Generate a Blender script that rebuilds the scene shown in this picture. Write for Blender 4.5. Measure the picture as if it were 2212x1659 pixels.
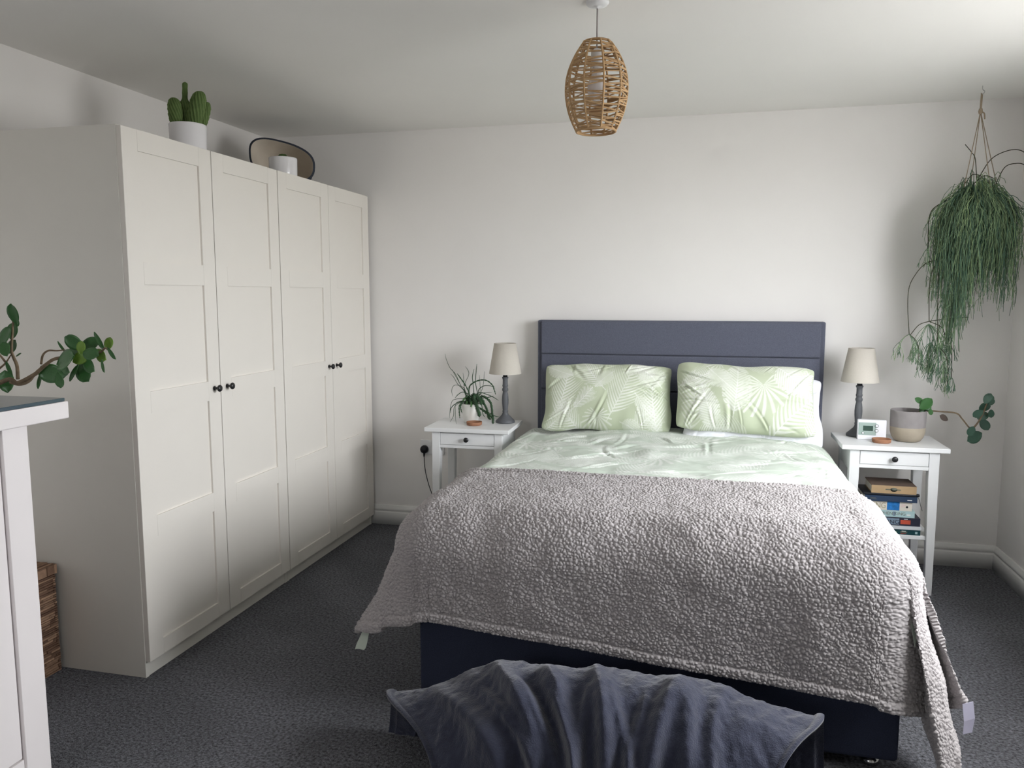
import bpy, bmesh, math, random
import numpy as np
from mathutils import Vector, Matrix

for o in list(bpy.data.objects):
    bpy.data.objects.remove(o, do_unlink=True)
scene = bpy.context.scene
COL = scene.collection
random.seed(7)
RNG = np.random.default_rng(11)
PI = math.pi

# ------------------------------------------------------------------ camera
cam_d = bpy.data.cameras.new('camera')
cam = bpy.data.objects.new('camera', cam_d)
COL.objects.link(cam)
cam_d.sensor_fit = 'HORIZONTAL'
cam_d.sensor_width = 36.0
cam_d.lens = 36.0 * 1686.2 / 2212.0
cam_d.clip_start = 0.05
_r = Vector((0.970854, 0.239669, -0.000744)); _u = Vector((-0.026497, 0.110418, 0.993532)); _f = Vector((-0.238201, 0.964555, -0.113551))
cam.matrix_world = Matrix(((_r.x, _u.x, -_f.x, 1.9377), (_r.y, _u.y, -_f.y, -4.3567), (_r.z, _u.z, -_f.z, 1.3978), (0, 0, 0, 1)))
scene.camera = cam

# ------------------------------------------------------------------ colour management
vs = scene.view_settings
vs.view_transform = 'Standard'; vs.look = 'None'; vs.gamma = 1.0; vs.use_curve_mapping = False
vs.exposure = 0.0

# ------------------------------------------------------------------ sky (bright overcast) seen through the window on the right
SKY = 26.5
world = bpy.data.worlds.new('overcast_sky'); scene.world = world
world.use_nodes = True
wn = world.node_tree; wn.nodes.clear()
w_out = wn.nodes.new('ShaderNodeOutputWorld'); w_bg = wn.nodes.new('ShaderNodeBackground')
w_tc = wn.nodes.new('ShaderNodeTexCoord'); w_sep = wn.nodes.new('ShaderNodeSeparateXYZ')
w_ramp = wn.nodes.new('ShaderNodeValToRGB'); w_map = wn.nodes.new('ShaderNodeMapRange')
w_map.inputs['From Min'].default_value = -1; w_map.inputs['From Max'].default_value = 1
wn.links.new(w_tc.outputs['Generated'], w_sep.inputs[0]); wn.links.new(w_sep.outputs['Z'], w_map.inputs['Value'])
wn.links.new(w_map.outputs[0], w_ramp.inputs[0]); wn.links.new(w_ramp.outputs[0], w_bg.inputs['Color'])
wn.links.new(w_bg.outputs[0], w_out.inputs['Surface'])
el = w_ramp.color_ramp.elements
el[0].position = 0.0; el[0].color = (0.15, 0.15, 0.146, 1)
el[1].position = 1.0; el[1].color = (1.0, 1.0, 1.0, 1)
e = el.new(0.34); e.color = (0.20, 0.20, 0.195, 1)
e = el.new(0.475); e.color = (0.40, 0.40, 0.395, 1)
e = el.new(0.52); e.color = (0.64, 0.66, 0.69, 1)
e = el.new(0.75); e.color = (0.95, 0.97, 1.0, 1)
w_bg.inputs['Strength'].default_value = SKY

# window opening in the right wall (out of frame): daylight portal in that opening
WY0, WY1, WZ0, WZ1 = -2.72, -1.12, 0.92, 2.10
XR, XL, YF, CEIL = 3.414, -0.66, -5.4, 2.3375
pl = bpy.data.lights.new('window_portal', 'AREA'); pl.shape = 'RECTANGLE'
pl.size = WY1 - WY0; pl.size_y = WZ1 - WZ0; pl.cycles.is_portal = True
po = bpy.data.objects.new('window_portal', pl); COL.objects.link(po)
po.matrix_world = Matrix(((0, 0, 1, XR + 0.10), (1, 0, 0, (WY0 + WY1) / 2), (0, 1, 0, (WZ0 + WZ1) / 2), (0, 0, 0, 1)))

# added fill window, unseen behind the camera, brightens the room from the front wall
FX0, FX1, FZ0, FZ1 = 0.50, 0.93, 1.35, 1.94
pl2 = bpy.data.lights.new('fill_window_portal', 'AREA'); pl2.shape = 'RECTANGLE'
pl2.size = FX1 - FX0; pl2.size_y = FZ1 - FZ0; pl2.cycles.is_portal = True
po2 = bpy.data.objects.new('fill_window_portal', pl2); COL.objects.link(po2)
po2.matrix_world = Matrix(((1, 0, 0, (FX0 + FX1) / 2), (0, 0, -1, YF - 0.12), (0, 1, 0, (FZ0 + FZ1) / 2), (0, 0, 0, 1)))

# ------------------------------------------------------------------ helpers
def lin(r, g, b):
    f = lambda c: (c / 255 / 12.92) if c / 255 <= 0.04045 else ((c / 255 + 0.055) / 1.055) ** 2.4
    return (f(r), f(g), f(b), 1.0)

MATS = {}
def mat(name, rgb, rough=0.55, spec=0.4, var=None, bump=None, sheen=0.0, metal=0.0, attr=None, rgb2=None, coords='Object', trans=0.0, coat=0.0, sss=0.0):
    """procedural principled material; var=(scale, amount[, stretch]), bump=(scale, strength, distance), attr=name of a 0..1 attribute mixing rgb->rgb2"""
    m = bpy.data.materials.new(name); m.use_nodes = True
    nt = m.node_tree; n = nt.nodes; b = n['Principled BSDF']
    b.inputs['Roughness'].default_value = rough
    b.inputs['Specular IOR Level'].default_value = spec
    b.inputs['Metallic'].default_value = metal
    b.inputs['Sheen Weight'].default_value = sheen
    b.inputs['Coat Weight'].default_value = coat
    b.inputs['Transmission Weight'].default_value = trans
    tc = n.new('ShaderNodeTexCoord')
    col = lin(*rgb); b.inputs['Base Color'].default_value = col
    out = None
    if attr:
        at = n.new('ShaderNodeAttribute'); at.attribute_name = attr
        mx = n.new('ShaderNodeMix'); mx.data_type = 'RGBA'
        mx.inputs['A'].default_value = col; mx.inputs['B'].default_value = lin(*rgb2)
        nt.links.new(at.outputs['Fac'], mx.inputs['Factor'])
        out = mx.outputs['Result']
    if var:
        no = n.new('ShaderNodeTexNoise'); no.inputs['Scale'].default_value = var[0]; no.inputs['Detail'].default_value = 4
        src = tc.outputs[coords]
        if len(var) > 2:
            mp = n.new('ShaderNodeMapping'); mp.inputs['Scale'].default_value = var[2]
            nt.links.new(src, mp.inputs[0]); src = mp.outputs[0]
        nt.links.new(src, no.inputs['Vector'])
        mr = n.new('ShaderNodeMapRange'); mr.inputs['From Min'].default_value = 0.3; mr.inputs['From Max'].default_value = 0.7
        mr.inputs['To Min'].default_value = 1 - var[1]; mr.inputs['To Max'].default_value = 1 + var[1]
        nt.links.new(no.outputs['Fac'], mr.inputs['Value'])
        mu = n.new('ShaderNodeMix'); mu.data_type = 'RGBA'; mu.blend_type = 'MULTIPLY'; mu.inputs['Factor'].default_value = 1
        if out is None: mu.inputs['A'].default_value = col
        else: nt.links.new(out, mu.inputs['A'])
        nt.links.new(mr.outputs[0], mu.inputs['B'])
        out = mu.outputs['Result']
    if out is not None: nt.links.new(out, b.inputs['Base Color'])
    if bump:
        no = n.new('ShaderNodeTexNoise'); no.inputs['Scale'].default_value = bump[0]; no.inputs['Detail'].default_value = 3
        nt.links.new(tc.outputs[coords], no.inputs['Vector'])
        bp = n.new('ShaderNodeBump'); bp.inputs['Strength'].default_value = bump[1]; bp.inputs['Distance'].default_value = bump[2]
        nt.links.new(no.outputs['Fac'], bp.inputs['Height']); nt.links.new(bp.outputs[0], b.inputs['Normal'])
    MATS[name] = m
    return m

def thing(name, label, cat, loc=(0, 0, 0), rotz=0.0, group=None):
    o = bpy.data.objects.new(name, None); COL.objects.link(o)
    o.empty_display_size = 0.05
    o.location = loc; o.rotation_euler = (0, 0, rotz)
    o['label'] = label; o['category'] = cat
    if group: o['group'] = group
    return o

def tag(o, label, cat, group=None):
    o['label'] = label; o['category'] = cat
    if group: o['group'] = group
    return o

def obj(name, me, m=None, parent=None, loc=None, smooth=False, kind=None, label=None):
    o = bpy.data.objects.new(name, me); COL.objects.link(o)
    if m is not None and not me.materials: me.materials.append(m)
    if parent: o.parent = parent
    if loc: o.location = loc
    if smooth: me.shade_smooth()
    if kind: o['kind'] = kind
    if label: o['label'] = label
    return o

def mesh_from(verts, faces, name='mesh'):
    me = bpy.data.meshes.new(name)
    me.from_pydata([tuple(map(float, v)) for v in verts], [], [tuple(map(int, f)) for f in faces]); me.update()
    return me

def grid_mesh(P, wrap_u=False, name='mesh'):
    """P (nu, nv, 3) -> quad mesh, built with foreach_set"""
    nu, nv = P.shape[:2]
    me = bpy.data.meshes.new(name)
    idx = np.arange(nu * nv).reshape(nu, nv)
    if wrap_u: idx = np.vstack([idx, idx[:1]])
    f = np.stack([idx[:-1, :-1], idx[1:, :-1], idx[1:, 1:], idx[:-1, 1:]], -1).reshape(-1, 4)
    me.vertices.add(nu * nv); me.vertices.foreach_set('co', P.reshape(-1).astype(np.float32))
    me.loops.add(f.size); me.loops.foreach_set('vertex_index', f.reshape(-1).astype(np.int32))
    me.polygons.add(len(f)); me.polygons.foreach_set('loop_start', (np.arange(len(f)) * 4).astype(np.int32))
    me.update(calc_edges=True); me.validate()
    return me

def set_attr(me, name, vals):
    a = me.attributes.new(name, 'FLOAT', 'POINT'); a.data.foreach_set('value', np.asarray(vals, np.float32).reshape(-1))

def bm_box(bm, x0, x1, y0, y1, z0, z1, bev=0.0, seg=2):
    r = bmesh.ops.create_cube(bm, size=1)
    vv = r['verts']
    for v in vv:
        v.co = Vector((x0 + (v.co.x + .5) * (x1 - x0), y0 + (v.co.y + .5) * (y1 - y0), z0 + (v.co.z + .5) * (z1 - z0)))
    if bev > 0:
        es = list({e for v in vv for e in v.link_edges})
        bmesh.ops.bevel(bm, geom=es, offset=bev, segments=seg, profile=0.5, affect='EDGES')
    return vv

def bm_done(bm, name='mesh'):
    me = bpy.data.meshes.new(name); bm.to_mesh(me); bm.free()
    return me

def boxes(name, specs, m, parent=None, bev=0.0, seg=2, smooth=False, kind=None, label=None):
    bm = bmesh.new()
    for s in specs: bm_box(bm, *s[:6], bev=(s[6] if len(s) > 6 else bev), seg=seg)
    return obj(name, bm_done(bm, name), m, parent, smooth=smooth, kind=kind, label=label)

def lathe_mesh(prof, n=40, name='lathe', cx=0, cy=0, cz=0):
    a = np.arange(n) * 2 * PI / n
    pr = np.array(prof, float)
    P = np.zeros((n, len(pr), 3))
    P[..., 0] = cx + np.cos(a)[:, None] * pr[None, :, 0]
    P[..., 1] = cy + np.sin(a)[:, None] * pr[None, :, 0]
    P[..., 2] = cz + pr[None, :, 1]
    me = grid_mesh(P, True, name)
    return me

def smooth_path(pts, n):
    pts = np.asarray(pts, float)
    if len(pts) < 3:
        t = np.linspace(0, 1, n)[:, None]; return pts[0] * (1 - t) + pts[-1] * t
    p = np.vstack([2 * pts[0] - pts[1], pts, 2 * pts[-1] - pts[-2]])
    out = []
    m = len(pts) - 1
    for t in np.linspace(0, m - 1e-9, n):
        i = int(t); u = t - i
        a, b, c, d = p[i], p[i + 1], p[i + 2], p[i + 3]
        out.append(.5 * (2 * b + (c - a) * u + (2 * a - 5 * b + 4 * c - d) * u * u + (3 * b - a - 3 * c + d) * u ** 3))
    return np.array(out)

def tube_arrays(path, rad, n=6):
    path = np.asarray(path, float); k = len(path)
    rad = np.broadcast_to(np.asarray(rad, float), (k,))
    T = np.gradient(path, axis=0); T /= np.linalg.norm(T, axis=1)[:, None] + 1e-12
    up = np.array([0, 0, 1.0]) if abs(T[0] @ np.array([0, 0, 1.0])) < .9 else np.array([1.0, 0, 0])
    N = np.zeros_like(T); v = up - (up @ T[0]) * T[0]; N[0] = v / np.linalg.norm(v)
    for i in range(1, k):
        v = N[i - 1] - (N[i - 1] @ T[i]) * T[i]; N[i] = v / (np.linalg.norm(v) + 1e-12)
    B = np.cross(T, N)
    a = np.arange(n) * 2 * PI / n
    V = path[:, None] + rad[:, None, None] * (np.cos(a)[None, :, None] * N[:, None] + np.sin(a)[None, :, None] * B[:, None])
    idx = np.arange(k * n).reshape(k, n); nx = np.roll(idx, -1, axis=1)
    F = np.stack([idx[:-1], nx[:-1], nx[1:], idx[1:]], -1).reshape(-1, 4)
    return V.reshape(-1, 3), F

class Quads:
    def __init__(s): s.V = []; s.F = []; s.A = []; s.n = 0
    def add(s, V, F, a=0.0):
        s.V.append(V); s.F.append(F + s.n); s.n += len(V); s.A.append(np.full(len(V), a))
    def tube(s, path, rad, n=6, a=0.0): s.add(*tube_arrays(path, rad, n), a)
    def mesh(s, name='mesh', attr=None):
        V = np.vstack(s.V); f = np.vstack(s.F)
        me = bpy.data.meshes.new(name)
        me.vertices.add(len(V)); me.vertices.foreach_set('co', V.reshape(-1).astype(np.float32))
        me.loops.add(f.size); me.loops.foreach_set('vertex_index', f.reshape(-1).astype(np.int32))
        me.polygons.add(len(f)); me.polygons.foreach_set('loop_start', (np.arange(len(f)) * 4).astype(np.int32))
        me.update(calc_edges=True)
        if attr: set_attr(me, attr, np.concatenate(s.A))
        return me

def tube(name, pts, rad, m, parent=None, n=8, k=None, smooth=True, **kw):
    path = smooth_path(pts, k or max(2, 6 * (len(pts) - 1) + 1)) if len(pts) > 2 else np.asarray(pts, float)
    if np.ndim(rad): rad = np.interp(np.linspace(0, 1, len(path)), np.linspace(0, 1, len(rad)), rad)
    qd = Quads(); qd.tube(path, rad, n)
    # end caps
    me = qd.mesh(name)
    bm = bmesh.new(); bm.from_mesh(me)
    bmesh.ops.holes_fill(bm, edges=[e for e in bm.edges if e.is_boundary], sides=0)
    bm.to_mesh(me); bm.free()
    return obj(name, me, m, parent, smooth=smooth, **kw)

def hash3(i, j, k, s):
    h = (i.astype(np.int64) * 374761393 + j.astype(np.int64) * 668265263 + k.astype(np.int64) * 2147483647 + s * 974634777) & 0xFFFFFFFF
    h = ((h ^ (h >> 13)) * 1274126177) & 0xFFFFFFFF
    h = ((h ^ (h >> 16)) * 2246822519) & 0xFFFFFFFF
    return ((h ^ (h >> 15)) & 0xFFFFFF) / float(0x1000000)

def vnoise(P, scale, seed=0):
    Q = np.asarray(P) * scale; I = np.floor(Q); f = Q - I; f = f * f * (3 - 2 * f); I = I.astype(np.int64)
    out = 0
    for a in (0, 1):
        for b in (0, 1):
            for c in (0, 1):
                w = (f[..., 0] if a else 1 - f[..., 0]) * (f[..., 1] if b else 1 - f[..., 1]) * (f[..., 2] if c else 1 - f[..., 2])
                out = out + w * hash3(I[..., 0] + a, I[..., 1] + b, I[..., 2] + c, seed)
    return out * 2 - 1

def fbm(P, scale, seed=0, oct=3):
    return sum(vnoise(P, scale * 2 ** o, seed + o) * .5 ** o for o in range(oct))

def voronoi_edge(P, cell, seed=0):
    """F2-F1 in cell units"""
    Q = P / cell; I = np.floor(Q).astype(np.int64)
    f1 = np.full(len(P), 9.0); f2 = np.full(len(P), 9.0)
    for a in (-1, 0, 1):
        for b in (-1, 0, 1):
            for c in (-1, 0, 1):
                i, j, k = I[:, 0] + a, I[:, 1] + b, I[:, 2] + c
                d = np.sqrt((i + hash3(i, j, k, seed) - Q[:, 0]) ** 2 + (j + hash3(i, j, k, seed + 1) - Q[:, 1]) ** 2 + (k + hash3(i, j, k, seed + 2) - Q[:, 2]) ** 2)
                f2 = np.minimum(f2, np.maximum(f1, d)); f1 = np.minimum(f1, d)
    return f1, f2

def grid_normals(P):
    du = np.gradient(P, axis=0); dv = np.gradient(P, axis=1)
    N = np.cross(du, dv); return N / (np.linalg.norm(N, axis=2, keepdims=True) + 1e-12)

def sstep(a, b, x):
    t = np.clip((x - a) / (b - a), 0, 1); return t * t * (3 - 2 * t)

def key(x, ks, col):
    xs = np.array([k[0] for k in ks], float); ys = np.array([k[col] for k in ks], float)
    i = np.clip(np.searchsorted(xs, x) - 1, 0, len(xs) - 2)
    t = np.clip((x - xs[i]) / (xs[i + 1] - xs[i]), 0, 1); t = t * t * (3 - 2 * t)
    return ys[i] * (1 - t) + ys[i + 1] * t

# ------------------------------------------------------------------ materials
mat('wall_paint', (246, 243, 240), .85, .2, var=(3, .012), bump=(120, .08, .002))
mat('ceiling_paint', (247, 245, 241), .9, .15, var=(2, .012), bump=(90, .08, .002))
mat('skirting_gloss', (238, 237, 234), .4, .4, var=(5, .01))
mat('wardrobe_white', (236, 231, 223), .42, .4, var=(6, .008))
mat('wardrobe_carcass', (233, 230, 222), .5, .4, var=(6, .008))
mat('white_lacquer', (238, 239, 240), .38, .45, var=(8, .01))
mat('pink_white_lacquer', (240, 234, 233), .38, .45, var=(8, .01))
mat('black_metal', (32, 32, 34), .35, .5, var=(30, .05))
mat('black_plastic', (20, 22, 28), .4, .4, var=(30, .03))
mat('headboard_fabric', (98, 101, 115), .95, .15, var=(420, .22), bump=(700, .5, .002), sheen=.1)
mat('divan_fabric_shaded', (56, 61, 78), .95, .1, var=(420, .22), bump=(700, .5, .002))  # headboard fabric again, darkened: the base's shade is in the colour
mat('chrome', (200, 200, 200), .15, .5, metal=1.0)
mat('mattress_ticking', (225, 225, 222), .9, .2, var=(40, .02))
mat('leaf_print_cotton', (194, 203, 177), .85, .2, attr='print', rgb2=(238, 240, 233), bump=(500, .12, .001), sheen=.1)
mat('duvet_print_cotton', (190, 200, 188), .85, .2, attr='print', rgb2=(228, 231, 226), bump=(500, .12, .001), sheen=.1)
mat('white_cotton', (240, 241, 247), .85, .2, var=(20, .01), bump=(500, .1, .001))
mat('sherpa', (164, 159, 159), 1.0, .05, attr='curl', rgb2=(184, 179, 179), bump=(900, .35, .002), sheen=.15)
mat('fleece_throw', (54, 57, 72), 1.0, .05, var=(60, .12), bump=(260, .6, .004), sheen=.35)
mat('bench_fabric', (38, 42, 58), .95, .1, var=(300, .15), bump=(500, .4, .002))
mat('lamp_wood', (96, 98, 102), .55, .35, var=(60, .10, (1, 1, .25)), bump=(90, .1, .001))
mat('linen_shade', (204, 198, 188), .9, .15, var=(160, .04, (1, 1, 6)), bump=(500, .2, .001))
mat('terracotta', (160, 116, 90), .8, .2, var=(70, .06))
mat('white_ceramic', (236, 234, 236), .12, .5, var=(5, .008))
mat('satin_ceramic', (240, 239, 234), .4, .4, var=(5, .008))
mat('cement_grey', (150, 145, 145), .85, .2, var=(25, .06))
mat('raw_clay', (168, 158, 142), .9, .2, var=(25, .06))
mat('soil', (52, 42, 34), 1.0, .05, var=(90, .3), bump=(120, .8, .01))
mat('cactus_green', (74, 98, 52), .75, .25, attr='tint', rgb2=(118, 138, 84), var=(40, .12))
mat('rhipsalis', (74, 104, 86), .6, .3, attr='tint', rgb2=(146, 168, 122), var=(20, .12))
mat('fishbone_green', (48, 76, 50), .5, .35, var=(40, .2))
mat('fishbone_light', (92, 132, 84), .5, .35, var=(40, .15))
mat('dark_stem', (64, 66, 50), .7, .2, var=(60, .15))
mat('jade_leaf', (60, 106, 56), .32, .45, var=(30, .18))
mat('jade_leaf_light', (120, 156, 62), .35, .45, var=(30, .15))
mat('jade_leaf_dark', (58, 92, 76), .4, .4, var=(30, .18))
mat('withered_leaf', (92, 82, 76), .8, .2, var=(40, .15))
mat('woody_stem', (128, 112, 92), .85, .15, var=(70, .22), bump=(150, .6, .002))
mat('seagrass', (176, 142, 104), .85, .15, attr='tint', rgb2=(202, 170, 130), bump=(300, .4, .001))
mat('jute', (158, 142, 122), .9, .1, var=(200, .12))
mat('wicker', (98, 74, 60), .8, .2, attr='tint', rgb2=(158, 128, 104), var=(60, .15), bump=(220, .5, .002))
mat('charcoal_felt', (66, 70, 80), .95, .1, var=(90, .06), bump=(300, .3, .001))
mat('cream_lining', (222, 212, 198), .9, .15, var=(20, .03))
mat('glass_edge', (66, 82, 92), .08, .5, var=(4, .02))
mat('thermo_white', (240, 241, 246), .35, .45, var=(8, .005))
mat('thermo_panel', (160, 178, 172), .45, .4, var=(20, .02))
mat('lcd', (62, 84, 76), .25, .5, var=(80, .05))
mat('carpet', (98, 99, 104), 1.0, .05, var=(105, .75), bump=(200, 1.0, .010), sheen=.1)
# large soft vacuum marks in the carpet pile
def carpet_marks():
    m = MATS['carpet']; nt = m.node_tree; n = nt.nodes
    b = n['Principled BSDF']; link = b.inputs['Base Color'].links[0]; src = link.from_socket
    tc = n.new('ShaderNodeTexCoord'); no = n.new('ShaderNodeTexNoise'); no.inputs['Scale'].default_value = 2.2; no.inputs['Detail'].default_value = 1.5
    nt.links.new(tc.outputs['Object'], no.inputs['Vector'])
    mr = n.new('ShaderNodeMapRange'); mr.inputs['From Min'].default_value = .42; mr.inputs['From Max'].default_value = .58
    mr.inputs['To Min'].default_value = .88; mr.inputs['To Max'].default_value = 1.08
    nt.links.new(no.outputs['Fac'], mr.inputs['Value'])
    mu = n.new('ShaderNodeMix'); mu.data_type = 'RGBA'; mu.blend_type = 'MULTIPLY'; mu.inputs['Factor'].default_value = 1
    nt.links.new(src, mu.inputs['A']); nt.links.new(mr.outputs[0], mu.inputs['B']); nt.links.new(mu.outputs['Result'], b.inputs['Base Color'])
carpet_marks()
mat('book_tan', (176, 150, 116), .8, .2, var=(30, .06)); mat('book_brown', (104, 88, 78), .7, .3, var=(30, .08))
mat('book_navy', (44, 62, 88), .6, .3, var=(20, .04)); mat('book_black', (26, 28, 36), .5, .4, var=(20, .04))
mat('book_cream', (224, 218, 206), .6, .3, var=(20, .02)); mat('book_blue', (44, 120, 190), .5, .3, var=(60, .35))
mat('book_pale_blue', (176, 204, 206), .6, .3, var=(40, .05)); mat('book_dark', (48, 50, 66), .5, .3, var=(20, .05))
mat('book_grey_blue', (124, 142, 160), .6, .3, var=(60, .2)); mat('book_red', (190, 84, 62), .6, .3, var=(90, .1))
mat('book_teal', (30, 70, 76), .5, .3, var=(30, .12)); mat('paper', (226, 220, 206), .9, .1, var=(200, .05, (1, 1, 20)))
mat('ink_grey', (110, 112, 100), .7, .2, var=(40, .05)); mat('ink_gold', (168, 160, 130), .6, .3, var=(40, .05)); mat('ink_pink', (226, 200, 196), .6, .3, var=(40, .03))
mat('silver_white', (214, 218, 222), .4, .5, var=(20, .02)); mat('ink_white', (232, 234, 232), .6, .3, var=(40, .02))
mat('cord_grey', (168, 160, 158), .6, .3, var=(60, .04))
mat('care_label', (196, 194, 214), .7, .2, var=(20, .02))


def window_glass():
    m = bpy.data.materials.new('window_glass'); m.use_nodes = True; nt = m.node_tree; nt.nodes.clear()
    o = nt.nodes.new('ShaderNodeOutputMaterial'); mx = nt.nodes.new('ShaderNodeMixShader'); t = nt.nodes.new('ShaderNodeBsdfTransparent'); g = nt.nodes.new('ShaderNodeBsdfGlossy')
    g.inputs['Roughness'].default_value = .02; mx.inputs[0].default_value = .05
    nt.links.new(t.outputs[0], mx.inputs[1]); nt.links.new(g.outputs[0], mx.inputs[2]); nt.links.new(mx.outputs[0], o.inputs[0])
    MATS['window_glass'] = m
window_glass()

SPIKY = [(0,[(0.6831,-0.3,0.8555),(0.643,-0.284,0.8997),(0.6083,-0.268,0.9602),(0.5704,-0.252,0.9947),(0.5433,-0.236,1.0405),(0.5313,-0.22,1.0708)]),(2,[(0.697,-0.31,0.8624),(0.6788,-0.32,0.9099),(0.6527,-0.33,0.9519),(0.6399,-0.34,0.9733)]),(0,[(0.6695,-0.3,0.863),(0.6491,-0.32,0.9144),(0.6263,-0.34,0.9678),(0.617,-0.36,0.9979)]),(0,[(0.6633,-0.28,0.8656),(0.6141,-0.2533,0.906),(0.5836,-0.2267,0.9395),(0.5569,-0.2,0.9549)]),(0,[(0.667,-0.3,0.8812),(0.669,-0.288,0.9192),(0.6818,-0.276,0.9523),(0.6824,-0.264,0.9721),(0.6693,-0.252,0.9916),(0.6547,-0.24,1.0034)]),(0,[(0.6608,-0.28,0.8892),(0.6584,-0.28,0.9311),(0.6533,-0.28,0.9729)]),(1,[(0.721,-0.3,0.8567),(0.722,-0.32,0.9267),(0.7256,-0.34,0.9598),(0.7412,-0.36,1.0019)]),(1,[(0.7339,-0.28,0.8546),(0.7229,-0.2733,0.9216),(0.7254,-0.2667,0.9838),(0.7277,-0.26,1.0211)]),(0,[(0.7533,-0.3,0.8576),(0.7593,-0.31,0.924),(0.7584,-0.32,0.9664)]),(0,[(0.7528,-0.27,0.867),(0.7565,-0.235,0.9078),(0.7537,-0.2,0.9755)]),(2,[(0.6972,-0.31,0.8885),(0.721,-0.3167,0.9211),(0.7659,-0.3233,0.9398),(0.8051,-0.33,0.9376),(0.8359,-0.3367,0.9161),(0.8482,-0.3433,0.8915),(0.8578,-0.35,0.867)]),(1,[(0.7396,-0.29,0.856),(0.7508,-0.3,0.8862),(0.7806,-0.31,0.9064),(0.8154,-0.32,0.9098),(0.8473,-0.33,0.9041)]),(0,[(0.6697,-0.3,0.8813),(0.6446,-0.306,0.9022),(0.6194,-0.312,0.9074),(0.6049,-0.318,0.8947),(0.6025,-0.324,0.8692),(0.6124,-0.33,0.8467)]),(1,[(0.7047,-0.3,0.8457),(0.6667,-0.3167,0.8702),(0.6421,-0.3333,0.8585),(0.6284,-0.35,0.8393)]),(0,[(0.6685,-0.28,0.8263),(0.5955,-0.2667,0.8196),(0.5714,-0.2533,0.7797),(0.5593,-0.24,0.7103)]),(1,[(0.6665,-0.3,0.8183),(0.6177,-0.31,0.8023),(0.5962,-0.32,0.7793),(0.5965,-0.33,0.7545)]),(0,[(0.6723,-0.31,0.8198),(0.6308,-0.3333,0.8112),(0.6325,-0.3567,0.7571),(0.6449,-0.38,0.704)]),(0,[(0.6723,-0.31,0.8198),(0.6203,-0.3267,0.7916),(0.6171,-0.3433,0.7415),(0.6033,-0.36,0.7096)]),(2,[(0.6727,-0.32,0.8186),(0.6507,-0.3367,0.7992),(0.6544,-0.3533,0.7626),(0.6621,-0.37,0.7342)]),(2,[(0.6727,-0.32,0.8186),(0.6564,-0.3333,0.7989),(0.6618,-0.3467,0.7775),(0.6713,-0.36,0.7616)]),(0,[(0.7533,-0.3,0.8576),(0.7921,-0.285,0.8674),(0.8148,-0.27,0.8675)]),(1,[(0.745,-0.29,0.864),(0.7953,-0.2967,0.8585),(0.8345,-0.3033,0.8449),(0.8629,-0.31,0.8298)]),(1,[(0.7586,-0.3,0.8317),(0.8058,-0.315,0.8455),(0.8405,-0.33,0.8562)]),(1,[(0.7646,-0.33,0.828),(0.7806,-0.34,0.7859),(0.7873,-0.35,0.7565),(0.802,-0.36,0.7431)]),(3,[(0.7644,-0.32,0.8397),(0.7911,-0.33,0.8056),(0.8071,-0.34,0.779),(0.8177,-0.35,0.7421),(0.8363,-0.36,0.7314)]),(3,[(0.7725,-0.32,0.8503),(0.8205,-0.33,0.8246),(0.8337,-0.34,0.7877),(0.839,-0.35,0.7584),(0.8496,-0.36,0.7397)]),(1,[(0.8391,-0.36,0.7599),(0.8547,-0.33,0.7456),(0.8627,-0.3,0.7387)]),(4,[(0.7302,-0.34,0.8567),(0.7463,-0.35,0.8172),(0.7571,-0.36,0.7931),(0.7705,-0.37,0.7641),(0.776,-0.38,0.7452)]),(3,[(0.8418,-0.37,0.7461),(0.8483,-0.375,0.724),(0.8523,-0.38,0.7121)]),(4,[(0.7219,-0.33,0.8526),(0.7562,-0.3467,0.8506),(0.7769,-0.3633,0.8303),(0.7869,-0.38,0.8097)])]
RSTEM = [[(2.9249,-0.28,0.8109),(2.9795,-0.29,0.8428),(3.035,-0.3,0.8442),(3.1008,-0.31,0.84),(3.1244,-0.32,0.8164),(3.1558,-0.33,0.7754),(3.1706,-0.34,0.7737)],[(3.1671,-0.34,0.7736),(3.1911,-0.335,0.8094),(3.208,-0.33,0.8448),(3.2181,-0.325,0.876),(3.2313,-0.32,0.9152)],[(3.2151,-0.33,0.8431),(3.2395,-0.33,0.844)],[(2.9416,-0.3,0.8227),(2.9577,-0.3,0.8637),(2.9521,-0.3,0.8998)]]
RLEAF = [((2.9587,-0.35,0.8847),0.0835,-50),((2.9321,-0.33,0.8991),0.0352,30),((2.9593,-0.31,0.8551),0.0484,100),((2.9805,-0.35,0.8476),0.0264,80),((2.9499,-0.33,0.8716),0.0396,70),((3.0502,-0.31,0.8161),0.0396,-150),((3.1577,-0.35,0.763),0.044,110),((3.1813,-0.33,0.7327),0.0703,150),((3.2245,-0.31,0.7908),0.0528,60),((3.1808,-0.35,0.8468),0.044,140),((3.2087,-0.33,0.833),0.0484,-30),((3.2194,-0.31,0.874),0.0484,-40),((3.2182,-0.35,0.9187),0.0484,-60),((3.2412,-0.33,0.9011),0.0308,-70),((3.243,-0.31,0.9182),0.0308,20),((3.2357,-0.35,0.8488),0.0352,85),((2.9718,-0.33,0.8684),0.0396,-120)]
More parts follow.
